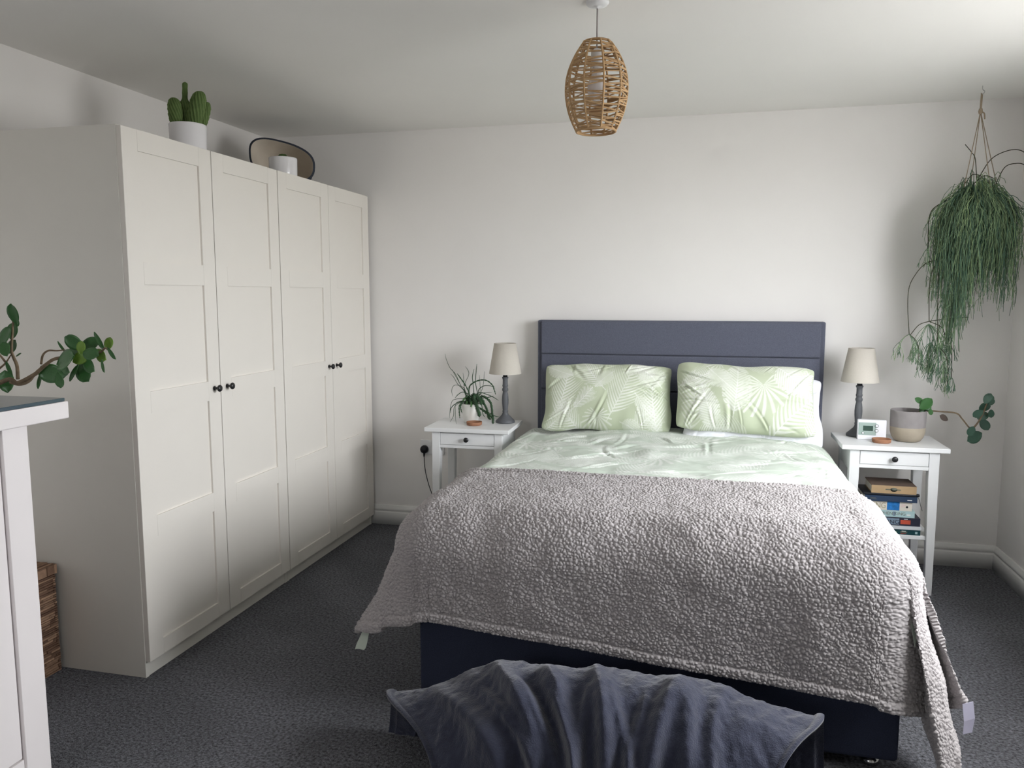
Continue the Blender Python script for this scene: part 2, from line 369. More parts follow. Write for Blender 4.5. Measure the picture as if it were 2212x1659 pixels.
CLEAF = [((0.2526,-2.75,1.3506),0.0416,90,0),((0.2316,-2.72,1.327),0.0178,60,0),((0.1829,-2.69,1.3047),0.0357,80,0),((0.204,-2.735,1.2933),0.0446,70,0),((0.1936,-2.705,1.265),0.0327,60,0),((0.2185,-2.75,1.2626),0.0327,120,0),((0.2286,-2.72,1.2458),0.0149,30,1),((0.1508,-2.69,1.1714),0.0476,100,0),((0.2118,-2.735,1.21),0.0327,105,1),((0.3122,-2.705,1.198),0.0565,170,0),((0.3966,-2.75,1.2377),0.0625,20,0),((0.4009,-2.72,1.2792),0.0416,145,0),((0.42,-2.69,1.2743),0.0416,20,0),((0.4353,-2.735,1.2684),0.0268,80,2),((0.3836,-2.705,1.2531),0.0357,170,0),((0.4755,-2.75,1.2557),0.0387,-10,0),((0.477,-2.72,1.2491),0.0357,-30,2),((0.3943,-2.69,1.2019),0.0476,-50,0),((0.4531,-2.735,1.2254),0.0387,-40,0),((0.3795,-2.705,1.2007),0.0387,-120,1),((0.378,-2.75,1.1871),0.0327,-90,0),((0.4756,-2.72,1.2847),0.0387,-65,1),((0.4776,-2.69,1.2762),0.0268,80,2),((0.5231,-2.735,1.2554),0.0297,-50,1),((0.348,-2.705,1.2673),0.0268,-55,1),((0.5091,-2.75,1.2256),0.0268,-70,1),((0.3673,-2.72,1.2109),0.0327,-20,0),((0.2581,-2.69,1.1777),0.0357,-95,1),((0.432,-2.735,1.2427),0.0357,30,2)]
CSTEM = [(0.0065,[(0.0851,-2.72,1.1269),(0.1288,-2.72,1.1612),(0.1934,-2.72,1.1816),(0.2208,-2.72,1.173),(0.2729,-2.72,1.1951),(0.2905,-2.72,1.2069),(0.3139,-2.72,1.2234),(0.3423,-2.72,1.2376),(0.3914,-2.72,1.2431),(0.4234,-2.72,1.2414),(0.4829,-2.72,1.2581)]),(0.0045,[(0.2216,-2.72,1.1823),(0.2219,-2.72,1.2169),(0.2127,-2.72,1.2398),(0.2087,-2.72,1.2581),(0.2157,-2.72,1.3041),(0.2225,-2.72,1.3497)]),(0.003,[(0.2974,-2.72,1.2231),(0.3048,-2.72,1.246),(0.3222,-2.72,1.2577),(0.3494,-2.72,1.2581),(0.3713,-2.72,1.2607)]),(0.003,[(0.2994,-2.72,1.214),(0.3252,-2.72,1.2282),(0.3369,-2.72,1.2375)]),(0.003,[(0.1616,-2.72,1.2064),(0.1859,-2.72,1.2231),(0.2047,-2.72,1.2443)]),(0.003,[(0.1913,-2.72,1.2209),(0.1708,-2.72,1.2437),(0.155,-2.72,1.2573)]),(0.003,[(0.4829,-2.72,1.2581),(0.494,-2.72,1.2672),(0.5064,-2.72,1.2585)]),(0.005,[(0.1984,-2.72,1.1747),(0.2261,-2.72,1.1696),(0.2576,-2.72,1.1786),(0.2789,-2.72,1.1998)])]
HANG = {'rope':[[(3.1364,-0.28,2.2308),(3.0777,-0.31,1.9199)],[(3.1364,-0.28,2.2308),(3.1255,-0.22,1.9138)],[(3.1364,-0.28,2.2308),(3.1679,-0.34,1.9044)],[(3.1364,-0.28,2.2308),(3.2225,-0.25,1.9107)]],'long':[[(2.9828,-0.3,1.5612),(2.9259,-0.312,1.5378),(2.8825,-0.324,1.4821),(2.859,-0.336,1.4218),(2.8574,-0.348,1.3249),(2.8664,-0.36,1.2129)],[(2.9708,-0.3,1.5293),(2.9546,-0.3133,1.4754),(2.95,-0.3267,1.3894),(2.953,-0.34,1.2734)],[(2.9825,-0.33,1.4962),(2.9813,-0.35,1.3895),(2.9866,-0.37,1.1654)],[(3.0476,-0.3,1.2815),(3.0667,-0.305,1.1299),(3.0702,-0.31,1.0101)],[(3.0119,-0.28,1.8339),(2.9571,-0.2733,1.7938),(2.9442,-0.2667,1.7351),(2.9503,-0.26,1.6174)],[(3.1302,-0.3,1.9195),(3.1733,-0.315,2.004),(3.2316,-0.33,2.0376),(3.282,-0.345,2.0349),(3.3288,-0.36,1.9903)],[(3.2132,-0.27,1.8958),(3.2422,-0.2825,1.9715),(3.2838,-0.295,1.9864),(3.3175,-0.3075,1.9729),(3.3445,-0.32,1.9153)],[(3.1279,-0.3,1.8947),(3.1192,-0.2867,2.0108),(3.1037,-0.2733,2.0488),(3.0805,-0.26,2.0854)],[(3.1001,-0.33,1.8917),(3.1404,-0.345,1.9292),(3.1738,-0.36,1.9177)],[(3.0683,-0.34,1.8996),(3.0984,-0.3267,1.9375),(3.1367,-0.3133,1.9339),(3.1695,-0.3,1.8974)],[(3.291,-0.28,1.8092),(3.3171,-0.29,1.7868),(3.3513,-0.3,1.7807)],[(2.953,-0.34,1.2734),(2.9081,-0.35,1.2561),(2.8706,-0.36,1.2086)],[(2.953,-0.34,1.2734),(3.0149,-0.32,1.243),(3.0394,-0.3,1.1836)],[(2.953,-0.34,1.2734),(3.039,-0.295,1.2834),(3.1438,-0.25,1.2915)],[(2.9869,-0.37,1.1589),(3.0239,-0.3633,1.1225),(3.0417,-0.3567,1.0467),(3.0439,-0.35,0.97)],[(2.8664,-0.36,1.2129),(2.8972,-0.3533,1.1848),(2.9156,-0.3467,1.1303),(2.9119,-0.34,1.0422)]],'cluster':[(2.8664,-0.36,1.2129),(2.9517,-0.34,1.2605),(2.9869,-0.37,1.1589),(3.0702,-0.31,1.0101),(2.9503,-0.26,1.6174),(3.0456,-0.29,1.2268),(3.0227,-0.36,1.0899),(2.9669,-0.33,1.1735)],'hook':(3.1324,-0.28,2.3286),'knot':(3.1364,-0.28,2.2308)}
# ------------------------------------------------------------------ room
def struct(o, label=None):
    o['kind'] = 'structure'
    if label: o['label'] = label
    return o
struct(boxes('floor', [(XL - .1, XR + .25, YF - .25, .1, -.1, 0)], MATS['carpet']))
struct(boxes('ceiling', [(XL - .1, XR + .25, YF - .25, .1, CEIL, CEIL + .1)], MATS['ceiling_paint']))
struct(boxes('wall_back', [(XL - .1, XR + .1, 0, .1, 0, CEIL)], MATS['wall_paint']))
struct(boxes('wall_left', [(XL - .1, XL, YF, 0, 0, CEIL)], MATS['wall_paint']))
struct(boxes('wall_front', [(XL - .1, FX0, YF - .25, YF, 0, CEIL), (FX1, XR + .25, YF - .25, YF, 0, CEIL), (FX0, FX1, YF - .25, YF, 0, FZ0), (FX0, FX1, YF - .25, YF, FZ1, CEIL)], MATS['wall_paint']))
wf2 = struct(boxes('fill_window', [(FX0, FX0 + .05, YF - .2, YF - .14, FZ0, FZ1), (FX1 - .05, FX1, YF - .2, YF - .14, FZ0, FZ1), (FX0 + .05, FX1 - .05, YF - .2, YF - .14, FZ0, FZ0 + .05), (FX0 + .05, FX1 - .05, YF - .2, YF - .14, FZ1 - .05, FZ1)], MATS['white_lacquer']))  # frame of the added fill window, out of view
boxes('pane', [(FX0 + .05, FX1 - .05, YF - .172, YF - .168, FZ0 + .05, FZ1 - .05)], MATS['window_glass'], wf2)
wr = struct(boxes('wall_right', [(XR, XR + .25, YF, WY0, 0, CEIL), (XR, XR + .25, WY1, 0, 0, CEIL),
                                 (XR, XR + .25, WY0, WY1, 0, WZ0), (XR, XR + .25, WY0, WY1, WZ1, CEIL)], MATS['wall_paint']))
wf = struct(boxes('window_1', [(XR + .12, XR + .18, WY0, WY0 + .06, WZ0, WZ1), (XR + .12, XR + .18, WY1 - .06, WY1, WZ0, WZ1),
                               (XR + .12, XR + .18, WY0 + .06, WY1 - .06, WZ0, WZ0 + .06), (XR + .12, XR + .18, WY0 + .06, WY1 - .06, WZ1 - .06, WZ1),
                               (XR + .12, XR + .18, (WY0 + WY1) / 2 - .035, (WY0 + WY1) / 2 + .035, WZ0 + .06, WZ1 - .06)], MATS['white_lacquer']))
wm = (WY0 + WY1) / 2
for (a0, a1) in ((WY0 + .06, wm - .035), (wm + .035, WY1 - .06)): boxes('pane', [(XR + .148, XR + .152, a0, a1, WZ0 + .06, WZ1 - .06)], MATS['window_glass'], wf)
boxes('window_sill', [(XR - .03, XR + .12, WY0 - .04, WY1 + .04, WZ0 - .025, WZ0 + .004, .004)], MATS['white_lacquer'], wf)

def skirting(name, a, b, nrm):
    """moulded skirting swept from a to b; nrm = direction into the room"""
    prof = [(0, 0), (.018, 0), (.018, .074), (.0165, .078), (.012, .081), (.012, .085), (.0155, .089), (.0165, .096), (.0145, .104), (.010, .110), (.0085, .1165), (.006, .1195), (0, .1195)]
    a = np.array(a, float); b = np.array(b, float); nrm = np.array(nrm, float)
    P = np.zeros((2, len(prof), 3))
    for i, e0 in enumerate((a, b)):
        for j, (d, z) in enumerate(prof):
            P[i, j] = e0 + nrm * d + np.array([0, 0, z])
    return struct(obj(name, grid_mesh(P), MATS['skirting_gloss']))
skirting('baseboard_back', (XL, 0, 0), (XR, 0, 0), (0, -1, 0))
skirting('baseboard_right', (XR, 0, 0), (XR, YF, 0), (-1, 0, 0))
skirting('baseboard_left', (XL, YF, 0), (XL, 0, 0), (1, 0, 0))
skirting('baseboard_front', (XR, YF, 0), (XL, YF, 0), (0, 1, 0))

# ------------------------------------------------------------------ wardrobes (two double units)
knob_me = lathe_mesh([(0, 0), (.009, 0), (.009, .002), (.0055, .005), (.005, .014), (.009, .018), (.0135, .022), (.0145, .026), (.0125, .030), (.007, .0325), (0, .033)], 20, 'knob')
knob_me.materials.append(MATS['black_metal']); knob_me.shade_smooth()
PZ = [(.123, .515), (.592, .972), (1.051, 1.435), (1.515, 1.898)]
DW = .4965
def door_mesh():
    bm = bmesh.new()
    st, z0, z1 = .078, .0, 1.9085
    bm_box(bm, -.020, 0, 0, st, 0, z1, .0012, 1); bm_box(bm, -.020, 0, DW - st, DW, 0, z1, .0012, 1)
    zs = [0] + [v - .062 for p_ in PZ for v in p_] + [z1]
    for i in range(0, 10, 2): bm_box(bm, -.020, -.0003, st, DW - st, zs[i], zs[i + 1])
    return bm_done(bm, 'door')
door_me = door_mesh(); door_me.materials.append(MATS['wardrobe_white'])
panel_mes = []
for (a, b) in PZ:
    bm = bmesh.new(); bm_box(bm, -.017, -.0085, .076, DW - .076, a - .062 - .002, b - .062 + .002)
    me = bm_done(bm, 'panel'); me.materials.append(MATS['wardrobe_white']); panel_mes.append(me)
def wardrobe(y0, label):
    t = thing('wardrobe', label, 'wardrobe', (-.60, y0, 0), 0, 'matching white double wardrobes')
    D = .58; W = 1.0; Ht = 1.975
    boxes('side_panel', [(0, D, 0, .018, 0, Ht)], MATS['wardrobe_carcass'], t, .0008, 1)
    boxes('side_panel', [(0, D, W - .018, W, 0, Ht)], MATS['wardrobe_carcass'], t, .0008, 1)
    boxes('top_panel', [(0, D, .018, W - .018, Ht - .018, Ht)], MATS['wardrobe_carcass'], t)
    boxes('bottom_panel', [(0, D, .018, W - .018, .055, .073)], MATS['wardrobe_carcass'], t)
    boxes('plinth', [(D - .03, D - .004, .018, W - .018, 0, .055)], MATS['wardrobe_carcass'], t)
    boxes('back_panel', [(0, .004, .018, W - .018, 0, Ht - .018)], MATS['wardrobe_carcass'], t)
    for k in range(2):
        d = obj('door', door_me, None, t, (.60, .0015 + k * .5005 if k else .0015, .062))
        if k: d.location.y = W - DW - .0015
        for me in panel_mes: obj('panel', me, None, d)
        kn = obj('knob', knob_me, None, d, (0, (DW - .042) if k == 0 else .042, 1.020 - .062), label='black knob')
        kn.rotation_euler = (0, PI / 2, 0)
    return t
wardrobe(-2.033, 'white panelled double wardrobe nearer the camera, with the potted cactus on top')
wardrobe(-1.030, 'white panelled double wardrobe in the far corner, next to the back wall skirting')

# ------------------------------------------------------------------ bed
BX0, BX1 = 1.032, 2.538
bed = thing('bed', 'king size divan bed with dark grey upholstered base and headboard', 'bed', (1.785, -1.05, 0))
ox, oy = 1.785, -1.05
L2 = lambda x0, x1, y0, y1, z0, z1, *r: (x0 - ox, x1 - ox, y0 - oy, y1 - oy, z0, z1) + r
hb = boxes('headboard', [L2(BX0, BX1, -.088, -.022, .10, 1.258, .008)], MATS['headboard_fabric'], bed, seg=3)
for (z0, z1) in ((1.074, 1.252), (.879, 1.070), (.40, .875)):
    boxes('padded_panel', [L2(BX0 + .022, BX1 - .022, -.104, -.060, z0, z1, .007)], MATS['headboard_fabric'], hb, seg=3, smooth=False)
boxes('divan_base', [L2(BX0 + .005, BX1 - .018, -2.005, -.105, .035, .345, .012)], MATS['divan_fabric_shaded'], bed, seg=3)
boxes('mattress', [L2(BX0 + .01, BX1 - .02, -1.985, -.11, .345, .60, .05)], MATS['mattress_ticking'], bed, seg=4, smooth=True)
for fx in (BX0 + .06, BX1 - .085):
    for fy in (-1.955, -1.05, -.16):
        obj('glide', lathe_mesh([(0, 0), (.026, 0), (.028, .006), (.026, .018), (.012, .024), (.012, .036), (0, .036)], 18), MATS['chrome'], bed, (fx - ox, fy - oy, 0), smooth=True)

# cloth draped over a rounded box
X0, X1, YFT, R0 = 1.10, 2.41, -1.90, .16
KR = [(0, 0, .28), (14, 14, .37), (26, -2, .17), (37, 36, .28), (46, 50, .28), (63, 30, .08), (78, 80, .02), (90, 90, .02)]
KL = [(0, 0, .26), (20, -6, .36), (45, 4, .46), (60, 36, .20), (75, 72, .06), (90, 90, .02)]
def drape(s, t, ztop, extra=0.0, flat=1.0):
    """cloth coordinates (s = x, t = y, measured along the cloth) -> 3-D"""
    R = R0 + extra
    aR = np.maximum(s - X1, 0); aL = np.maximum(X0 - s, 0); a = aR + aL; b = np.maximum(YFT - t, 0)
    r = np.hypot(a, b); phi = np.degrees(np.arctan2(b, np.maximum(a, 1e-9)))
    right = s > (X0 + X1) / 2
    psi = np.where(right, key(phi, KR, 1), key(phi, KL, 1)); alp = np.where(right, key(phi, KR, 2), key(phi, KL, 2))
    # pure sides: gentle waves along the edge
    back = np.clip((t - YFT) / 1.7, 0, 1)
    side = np.where(right, np.maximum(.28 - .17 * back, 0) + .03 * np.sin((t - YFT) * 15) * np.exp(-((t - YFT) / .5) ** 2), .26 - .20 * back)
    alp = np.where(b <= 0, side, alp); psi = np.where(b <= 0, 0, psi)
    foot = .02 + .014 * np.sin(s * 11) * sstep(0, .25, s - X0) * sstep(0, .25, X1 - s)
    alp = np.where(a <= 0, foot, alp); psi = np.where(a <= 0, 90, psi)
    alp = alp * flat
    q = R * PI / 2
    th = np.minimum(r, q) / R; e2 = np.maximum(r - q, 0)
    blend = sstep(0, .25, e2)
    out = R * np.sin(th) + e2 * np.sin(alp); down = R * (1 - np.cos(th)) + e2 * np.cos(alp)
    ps = np.radians(psi)
    # near the apex use the geometric azimuth, farther down the folded one
    ps0 = np.radians(np.where(a <= 0, 90, np.where(b <= 0, 0, phi)))
    w = sstep(.10, .36, r); ps = ps0 * (1 - w) + ps * w
    sx = np.where(right, 1.0, -1.0)
    x = np.clip(s, X0, X1) + sx * out * np.cos(ps); y = np.maximum(t, YFT) - out * np.sin(ps)
    z = ztop - down
    # soft crown of the bedding
    cx = (np.clip(s, X0, X1) - (X0 + X1) / 2) / ((X1 - X0) / 2)
    z = z - .018 * cx ** 4 * np.exp(-r * 6)
    return np.stack([x, y, z], -1)

# --- printed cotton: leaf pattern as a 0..1 field over cloth coordinates
def leaf_field(U, V, leaves):
    F = np.zeros_like(U)
    W2 = np.stack([U, V, np.zeros_like(U)], -1)
    wash = .95 + .30 * fbm(W2, 22, 77, 2)                       # uneven brush load of the print
    for li, (kind, u, v, ang, Ln, Wd) in enumerate(leaves):
        ca, sa = math.cos(ang), math.sin(ang)
        a = (U - u) * ca + (V - v) * sa; b = -(U - u) * sa + (V - v) * ca
        b = b + .25 * (a / Ln) ** 2 * Wd * (1 if li % 2 else -1)   # curved rachis
        sel = (np.abs(a - Ln / 2) < Ln * 1.1) & (np.abs(b) < Wd * 1.6)
        if not sel.any(): continue
        aa = a[sel]; bb = np.abs(b[sel]); side = np.sign(b[sel])
        val = np.zeros_like(aa)
        if kind == 'palm':
            c = aa - bb * (.75 + .5 * bb / Wd)
            hw = Wd * np.clip(np.sin(np.clip(c / Ln, 0, 1) ** .8 * PI * .90 + .28), 0, 1) * (.86 + .14 * np.sin(c / Ln * 97 + li))
            sp_ = Ln / 13; ph = (c / sp_ + .25 * side) % 1
            duty = .62 * np.sqrt(np.clip(1 - bb / (hw + 1e-6), 0, 1)) + .05
            val = ((c > 0) & (c < Ln) & (bb < hw)) * sstep(0, .16, duty / 2 - np.abs(ph - .5) + .07) * (.66 + .3 * (ph > .5))
            val = np.maximum(val, ((aa > -.15 * Ln) & (aa < Ln) & (bb < .0018)) * 1.0)
        elif kind == 'banana':
            t = np.clip(aa / Ln, 0, 1)
            hw = Wd * np.sin(t ** .75 * PI) ** .7 * (1 - .25 * (np.sin(aa / Ln * 60 + li) > .8))
            c = aa - bb * .8; sp_ = Ln / 18; ph = np.abs((c / sp_) % 1 - .5)
            ins = (bb < hw) & (aa > 0) & (aa < Ln)
            val = ins * (.30 + .50 * sstep(.10, .34, ph))
            val = np.where((bb < .0022) & (aa > -.1 * Ln) & (aa < Ln), 1.0, val)
        else:  # fan leaf
            rr = np.hypot(aa, bb); th = np.arctan2(bb, aa)
            R_ = Ln * (.72 + .28 * np.cos(th * 1.1)); nl = 8
            ph = np.abs((th / (PI * .8) * nl) % 1 - .5)
            duty = .36 * np.clip(1.1 - .9 * (rr / R_), 0, 1) ** .6
            val = ((rr < R_) & (th < PI * .82)) * sstep(0, .12, duty - ph + .05) * .85
            val = np.maximum(val, ((ph < .035) & (rr < R_) & (th < PI * .8)) * .95)
        op = (.78, 1.0, .9)[li % 3]
        F[sel] = np.maximum(F[sel] * (1 - .45 * (val > .2)), np.clip(val * op, 0, 1))
    return np.clip(F * np.clip(wash, .35, 1.1), 0, 1)

def random_leaves(u0, u1, v0, v1, n, rng, s=1.0):
    out = []
    pts = []
    tries = 0
    while len(pts) < n and tries < 4000:
        tries += 1
        p_ = (rng.uniform(u0, u1), rng.uniform(v0, v1))
        dmin = .85 * math.sqrt((u1 - u0) * (v1 - v0) / n)
        if all((p_[0] - q_[0]) ** 2 + (p_[1] - q_[1]) ** 2 > (dmin * (.999 ** tries)) ** 2 for q_ in pts): pts.append(p_)
    for i, (u, v) in enumerate(pts):
        kind = ('palm', 'banana', 'palm', 'fan', 'banana')[i % 5]
        ang = rng.uniform(0, 2 * PI); Ln = s * rng.uniform(.17, .25)
        if kind == 'fan': Ln *= .62; wd = Ln
        else: wd = Ln * (.46 if kind == 'palm' else .24)
        out.append((kind, u - math.cos(ang) * Ln * .4, v - math.sin(ang) * Ln * .4, ang, Ln, wd))
    return out

# --- duvet
def make_duvet():
    xs = np.arange(X0 - .46, X1 + .27, .005)
    ys = np.concatenate([np.arange(-.115, -1.62, -.005), np.arange(-1.63, YFT, -.02)])
    S, T = np.meshgrid(xs, ys, indexing='ij')
    hang = np.interp(xs, [X0, X1], [.34, .28]) + .150 * sstep(X0 - .30, X0 - .395, xs)         # the foot hem dips at the left corner
    tail = YFT - hang[:, None] * np.linspace(0, 1, 26)[None]
    T = np.concatenate([T, tail], 1); S = np.concatenate([S, np.repeat(xs[:, None], 26, 1)], 1)
    P = drape(S, T, .694, 0, .96)
    N = grid_normals(P); N *= np.sign(N[..., 2].mean())
    C = np.stack([S, T, np.zeros_like(S)], -1)
    h = .012 * fbm(C, 2.6, 3) + .006 * fbm(C, 7, 9)
    rgp = np.random.default_rng(3)
    for k in range(46):
        ax_, ay_ = rgp.uniform(X0 - .1, X1 + .1), rgp.uniform(-1.4, -.35); an_ = rgp.normal(.35, .7); ln_ = rgp.uniform(.10, .32); wd_ = rgp.uniform(.006, .014); am_ = rgp.uniform(.003, .007)
        al = (S - ax_) * math.cos(an_) + (T - ay_) * math.sin(an_); pe = -(S - ax_) * math.sin(an_) + (T - ay_) * math.cos(an_) + .2 * al * al / ln_ * rgp.normal(0, 1)
        h = h + am_ * np.exp(-(al / (ln_ * .5)) ** 2) * (np.exp(-((pe - wd_) / wd_) ** 2) - np.exp(-((pe + wd_ * .6) / (wd_ * .8)) ** 2))
    h = h * (1 - sstep(.02, .12, np.maximum(YFT - T, 0)) * .7) * sstep(-1.75, -1.30, T)   # flattened beneath the fleece blanket
    h = h * (1 - .9 * sstep(0, .2, np.maximum(S - X1, X0 - S))) + .000
    h = h + .018 * sstep(-.16, -.115, T) * 0
    P = P + N * h[..., None]
    P[..., 2] -= .05 * sstep(-.22, -.115, T) * 0.6
    me = grid_mesh(P)
    lv = random_leaves(X0 - .4, X1 + .4, -1.7, -.1, 110, np.random.default_rng(5), 1.25)
    set_attr(me, 'print', leaf_field(S, T, lv).reshape(-1))
    o = obj('duvet', me, MATS['duvet_print_cotton'], None, smooth=True)
    return tag(o, 'pale green duvet printed with white palm leaves, spread over the bed', 'duvet')
make_duvet()

# --- sherpa fleece blanket, curls as real relief
def make_blanket():
    aL, aR = .44, .60
    step = .0022
    xs = np.arange(X0 - aL, X1 + aR, step)
    nq = int(1.16 / step)
    qv = np.linspace(0, 1, nq)
    k = np.clip((xs - X0) / (X1 - X0), 0, 1)
    head = np.interp(xs, [X0 - aL, 1.08, 1.30, 1.56, 2.08, 2.36, 2.45, X1 + aR], [-1.30, -1.375, -1.415, -1.445, -1.445, -1.40, -1.41, -1.47])
    hem = YFT - (.458 + .108 * k)
    S = np.repeat(xs[:, None], nq, 1); T = head[:, None] + (hem - head)[:, None] * qv[None]
    P = drape(S, T, .712, .012)
    C = np.stack([S, T, np.zeros_like(S)], -1)
    N = grid_normals(P); N *= np.sign(N[len(xs) // 2, 20, 2])
    low = .007 * fbm(C, 4, 3, 2) + .004 * fbm(C, 11, 5, 2)
    ed = np.minimum.reduce([S - S.min(), S.max() - S, head[:, None] - T, T - hem[:, None]])
    Pf = P.reshape(-1, 3)
    warp = np.stack([vnoise(Pf, 95, 41), vnoise(Pf, 95, 42), vnoise(Pf, 95, 43)], -1) * .0028
    f1, f2 = voronoi_edge(Pf + warp, .0108, 5)
    g1, g2 = voronoi_edge(Pf + warp * .5, .0066, 15)
    e1 = np.clip((f2 - f1) / .42, 0, 1); e2 = np.clip((g2 - g1) / .45, 0, 1)
    dome = (1 - (1 - e1) ** 2) * .0050 + (1 - (1 - e2) ** 2) * .0018 - .45 * .0050 * np.clip(f1, 0, 1) ** 2
    dome = dome.reshape(S.shape)
    roll = .006 * np.sqrt(np.clip(1 - ((ed - .014) / .016) ** 2, 0, 1)) - .0025 * np.exp(-((ed - .034) / .004) ** 2)
    P = P + N * (low * sstep(0, .1, ed) + dome + roll)[..., None]
    # turned-under edge gives the cloth its thickness
    def rim(Pe, Ne): return Pe - Ne * .012
    P2 = np.concatenate([(P[:, :1] - N[:, :1] * .016), P, (P[:, -1:] - N[:, -1:] * .016)], 1)
    N2 = np.concatenate([N[:, :1], N, N[:, -1:]], 1)
    P2 = np.concatenate([P2[:1] - N2[:1] * .016, P2, P2[-1:] - N2[-1:] * .016], 0)
    cu = np.zeros(P2.shape[:2]); cu[1:-1, 1:-1] = (e1 * .7 + e2 * .3).reshape(S.shape)
    P2[..., 2] = np.maximum(P2[..., 2], .006)
    me = grid_mesh(P2); set_attr(me, 'curl', cu.reshape(-1))
    o = obj('fleece_blanket', me, MATS['sherpa'], None, smooth=True)
    tag(o, 'light grey curly sherpa fleece blanket draped over the foot of the bed', 'blanket')
    return o
blanket = make_blanket()
# white care label hanging from the blanket's right corner
lp_ = drape(np.array([X1 + .595]), np.array([YFT - .16]), .712, .012)[0]
lx, ly, lz = lp_
lv_ = [(lx - .012, ly - .012, lz + .010), (lx + .018, ly - .004, lz + .018), (lx + .024, ly - .008, lz - .030), (lx - .006, ly - .016, lz - .040), (lx + .020, ly - .006, lz - .075), (lx - .006, ly - .014, lz - .080)]
lab = mesh_from(lv_ + [(x, y + .0012, z) for x, y, z in lv_],
                [(0, 1, 2, 3), (3, 2, 4, 5), (7, 6, 9, 8), (8, 9, 11, 10), (0, 3, 9, 6), (3, 5, 11, 9), (1, 7, 8, 2), (2, 8, 10, 4), (0, 6, 7, 1), (5, 4, 10, 11)])
obj('care_label', lab, MATS['care_label'], blanket, label='white care label')

# --- pillows
def pillow(name, label, w, h, th, m, loc, tilt, rotz=0, seed=1, leaves=None, wrinkle=1.0, cat='pillow', group=None, skew=0.0):
    n1, n2 = 240, 160
    u = np.linspace(-1, 1, n1); v = np.linspace(-1, 1, n2)
    U, V = np.meshgrid(u, v, indexing='ij')
    C = np.stack([U * w / 2, V * h / 2, np.zeros_like(U) + seed * 3.3], -1)
    prof = np.clip(1 - np.abs(U) ** 3.2, 0, 1) ** .55 * np.clip(1 - np.abs(V) ** 2.6, 0, 1) ** .6
    ex = U * (w / 2) * (1 - .045 * (1 - V ** 2) ** 1.0); ey = V * (h / 2) * (1 - .06 * (1 - U ** 2))
    ey = ey + skew * U * h * .05 + .006 * vnoise(C * np.array([1, .01, 1]), 9, seed) * (V > 0) * np.abs(V) + .006 * vnoise(C * np.array([1, .01, 1]), 13, seed + 4) * (V < 0) * np.abs(V)
    cr_ = np.abs(U) ** 7 * np.abs(V) ** 7
    ex = ex * (1 - .045 * cr_) + .010 * vnoise(C * np.array([.01, 1, 1]), 11, seed + 12) * np.abs(U) ** 4; ey = ey * (1 - .10 * cr_) + .008 * vnoise(C * np.array([1, .01, 1]), 7, seed + 14) * np.abs(V) ** 3
    wr_ = .009 * fbm(C, 5, seed + 1, 2)
    rgp = np.random.default_rng(seed)
    for k in range(22):
        edge_ = rgp.integers(0, 4)
        cx_, cy_ = ((rgp.uniform(-.9, .9), -1), (rgp.uniform(-.9, .9), 1), (-1, rgp.uniform(-.9, .9)), (1, rgp.uniform(-.9, .9)))[edge_]
        ax_, ay_ = cx_ * w / 2 * .97, cy_ * h / 2 * .97
        an_ = math.atan2(-ay_ * 1.2, -ax_ * .6) + rgp.normal(0, .45); ln_ = rgp.uniform(.08, .26); wd_ = rgp.uniform(.005, .014); am_ = rgp.uniform(.0025, .0065)
        al = (C[..., 0] - ax_) * math.cos(an_) + (C[..., 1] - ay_) * math.sin(an_); pe = -(C[..., 0] - ax_) * math.sin(an_) + (C[..., 1] - ay_) * math.cos(an_) + .15 * al * al / ln_ * rgp.normal(0, 1)
        wdl = wd_ * (.6 + .8 * np.clip(al / ln_, 0, 1))
        fall = sstep(-.01, .02, al) * (1 - sstep(.4 * ln_, ln_, al))
        wr_ = wr_ + am_ * fall * (np.exp(-((pe - wdl) / wdl) ** 2) - 1.1 * np.exp(-((pe + wdl * .5) / (wdl * .7)) ** 2))
    # gathered creases along the lower edge
    wr_ = wr_ + .010 * vnoise(C * np.array([1, .12, 1]), 16, seed + 8) * sstep(.35, 1, -V) + .006 * vnoise(C * np.array([1, .12, 1]), 18, seed + 8) * sstep(.5, 1, V)
    env = np.clip(prof * 2.0, 0, 1)
    zf = prof * th * .62 + wr_ * env * wrinkle; zb = -prof * th * .38
    A = np.stack([ex, ey, zf + .003], -1); B = np.stack([ex, ey, zb - .003], -1)
    P = np.concatenate([A, B[:, ::-1]], 1)
    me = grid_mesh(P.transpose(1, 0, 2), True)
    if leaves:
        F = leaf_field(U * w / 2, V * h / 2, leaves)
        F = np.concatenate([F, F[:, ::-1]], 1).T
        set_attr(me, 'print', F.reshape(-1))
    bm = bmesh.new(); bm.from_mesh(me); bmesh.ops.holes_fill(bm, edges=[e_ for e_ in bm.edges if e_.is_boundary], sides=0)
    bmesh.ops.recalc_face_normals(bm, faces=bm.faces); bm.to_mesh(me); bm.free()
    o = obj(name, me, m, None, loc, smooth=True)
    o.rotation_euler = (tilt, 0, rotz)
    return tag(o, label, cat, group)
PL = [('palm', .03, -.12, 1.05, .26, .15), ('palm', -.02, .03, 2.3, .20, .11), ('palm', -.27, -.14, 1.25, .26, .10), ('banana', .17, -.02, -.95, .24, .05), ('palm', -.17, -.09, .75, .15, .06),
      ('palm', -.12, -.22, 2.35, .22, .09), ('banana', .29, .05, 2.3, .15, .07), ('palm', .13, -.23, .9, .20, .08), ('banana', .24, .20, 3.6, .17, .05), ('fan', -.04, -.13, -1.6, .11, .11),
      ('banana', -.32, .16, -.5, .15, .05), ('palm', .10, .20, -.5, .18, .08), ('banana', .03, .12, -2.4, .13, .04), ('palm', .27, -.20, 1.75, .24, .08), ('palm', -.33, -.20, .6, .18, .08), ('banana', .09, -.16, -.4, .14, .04)]
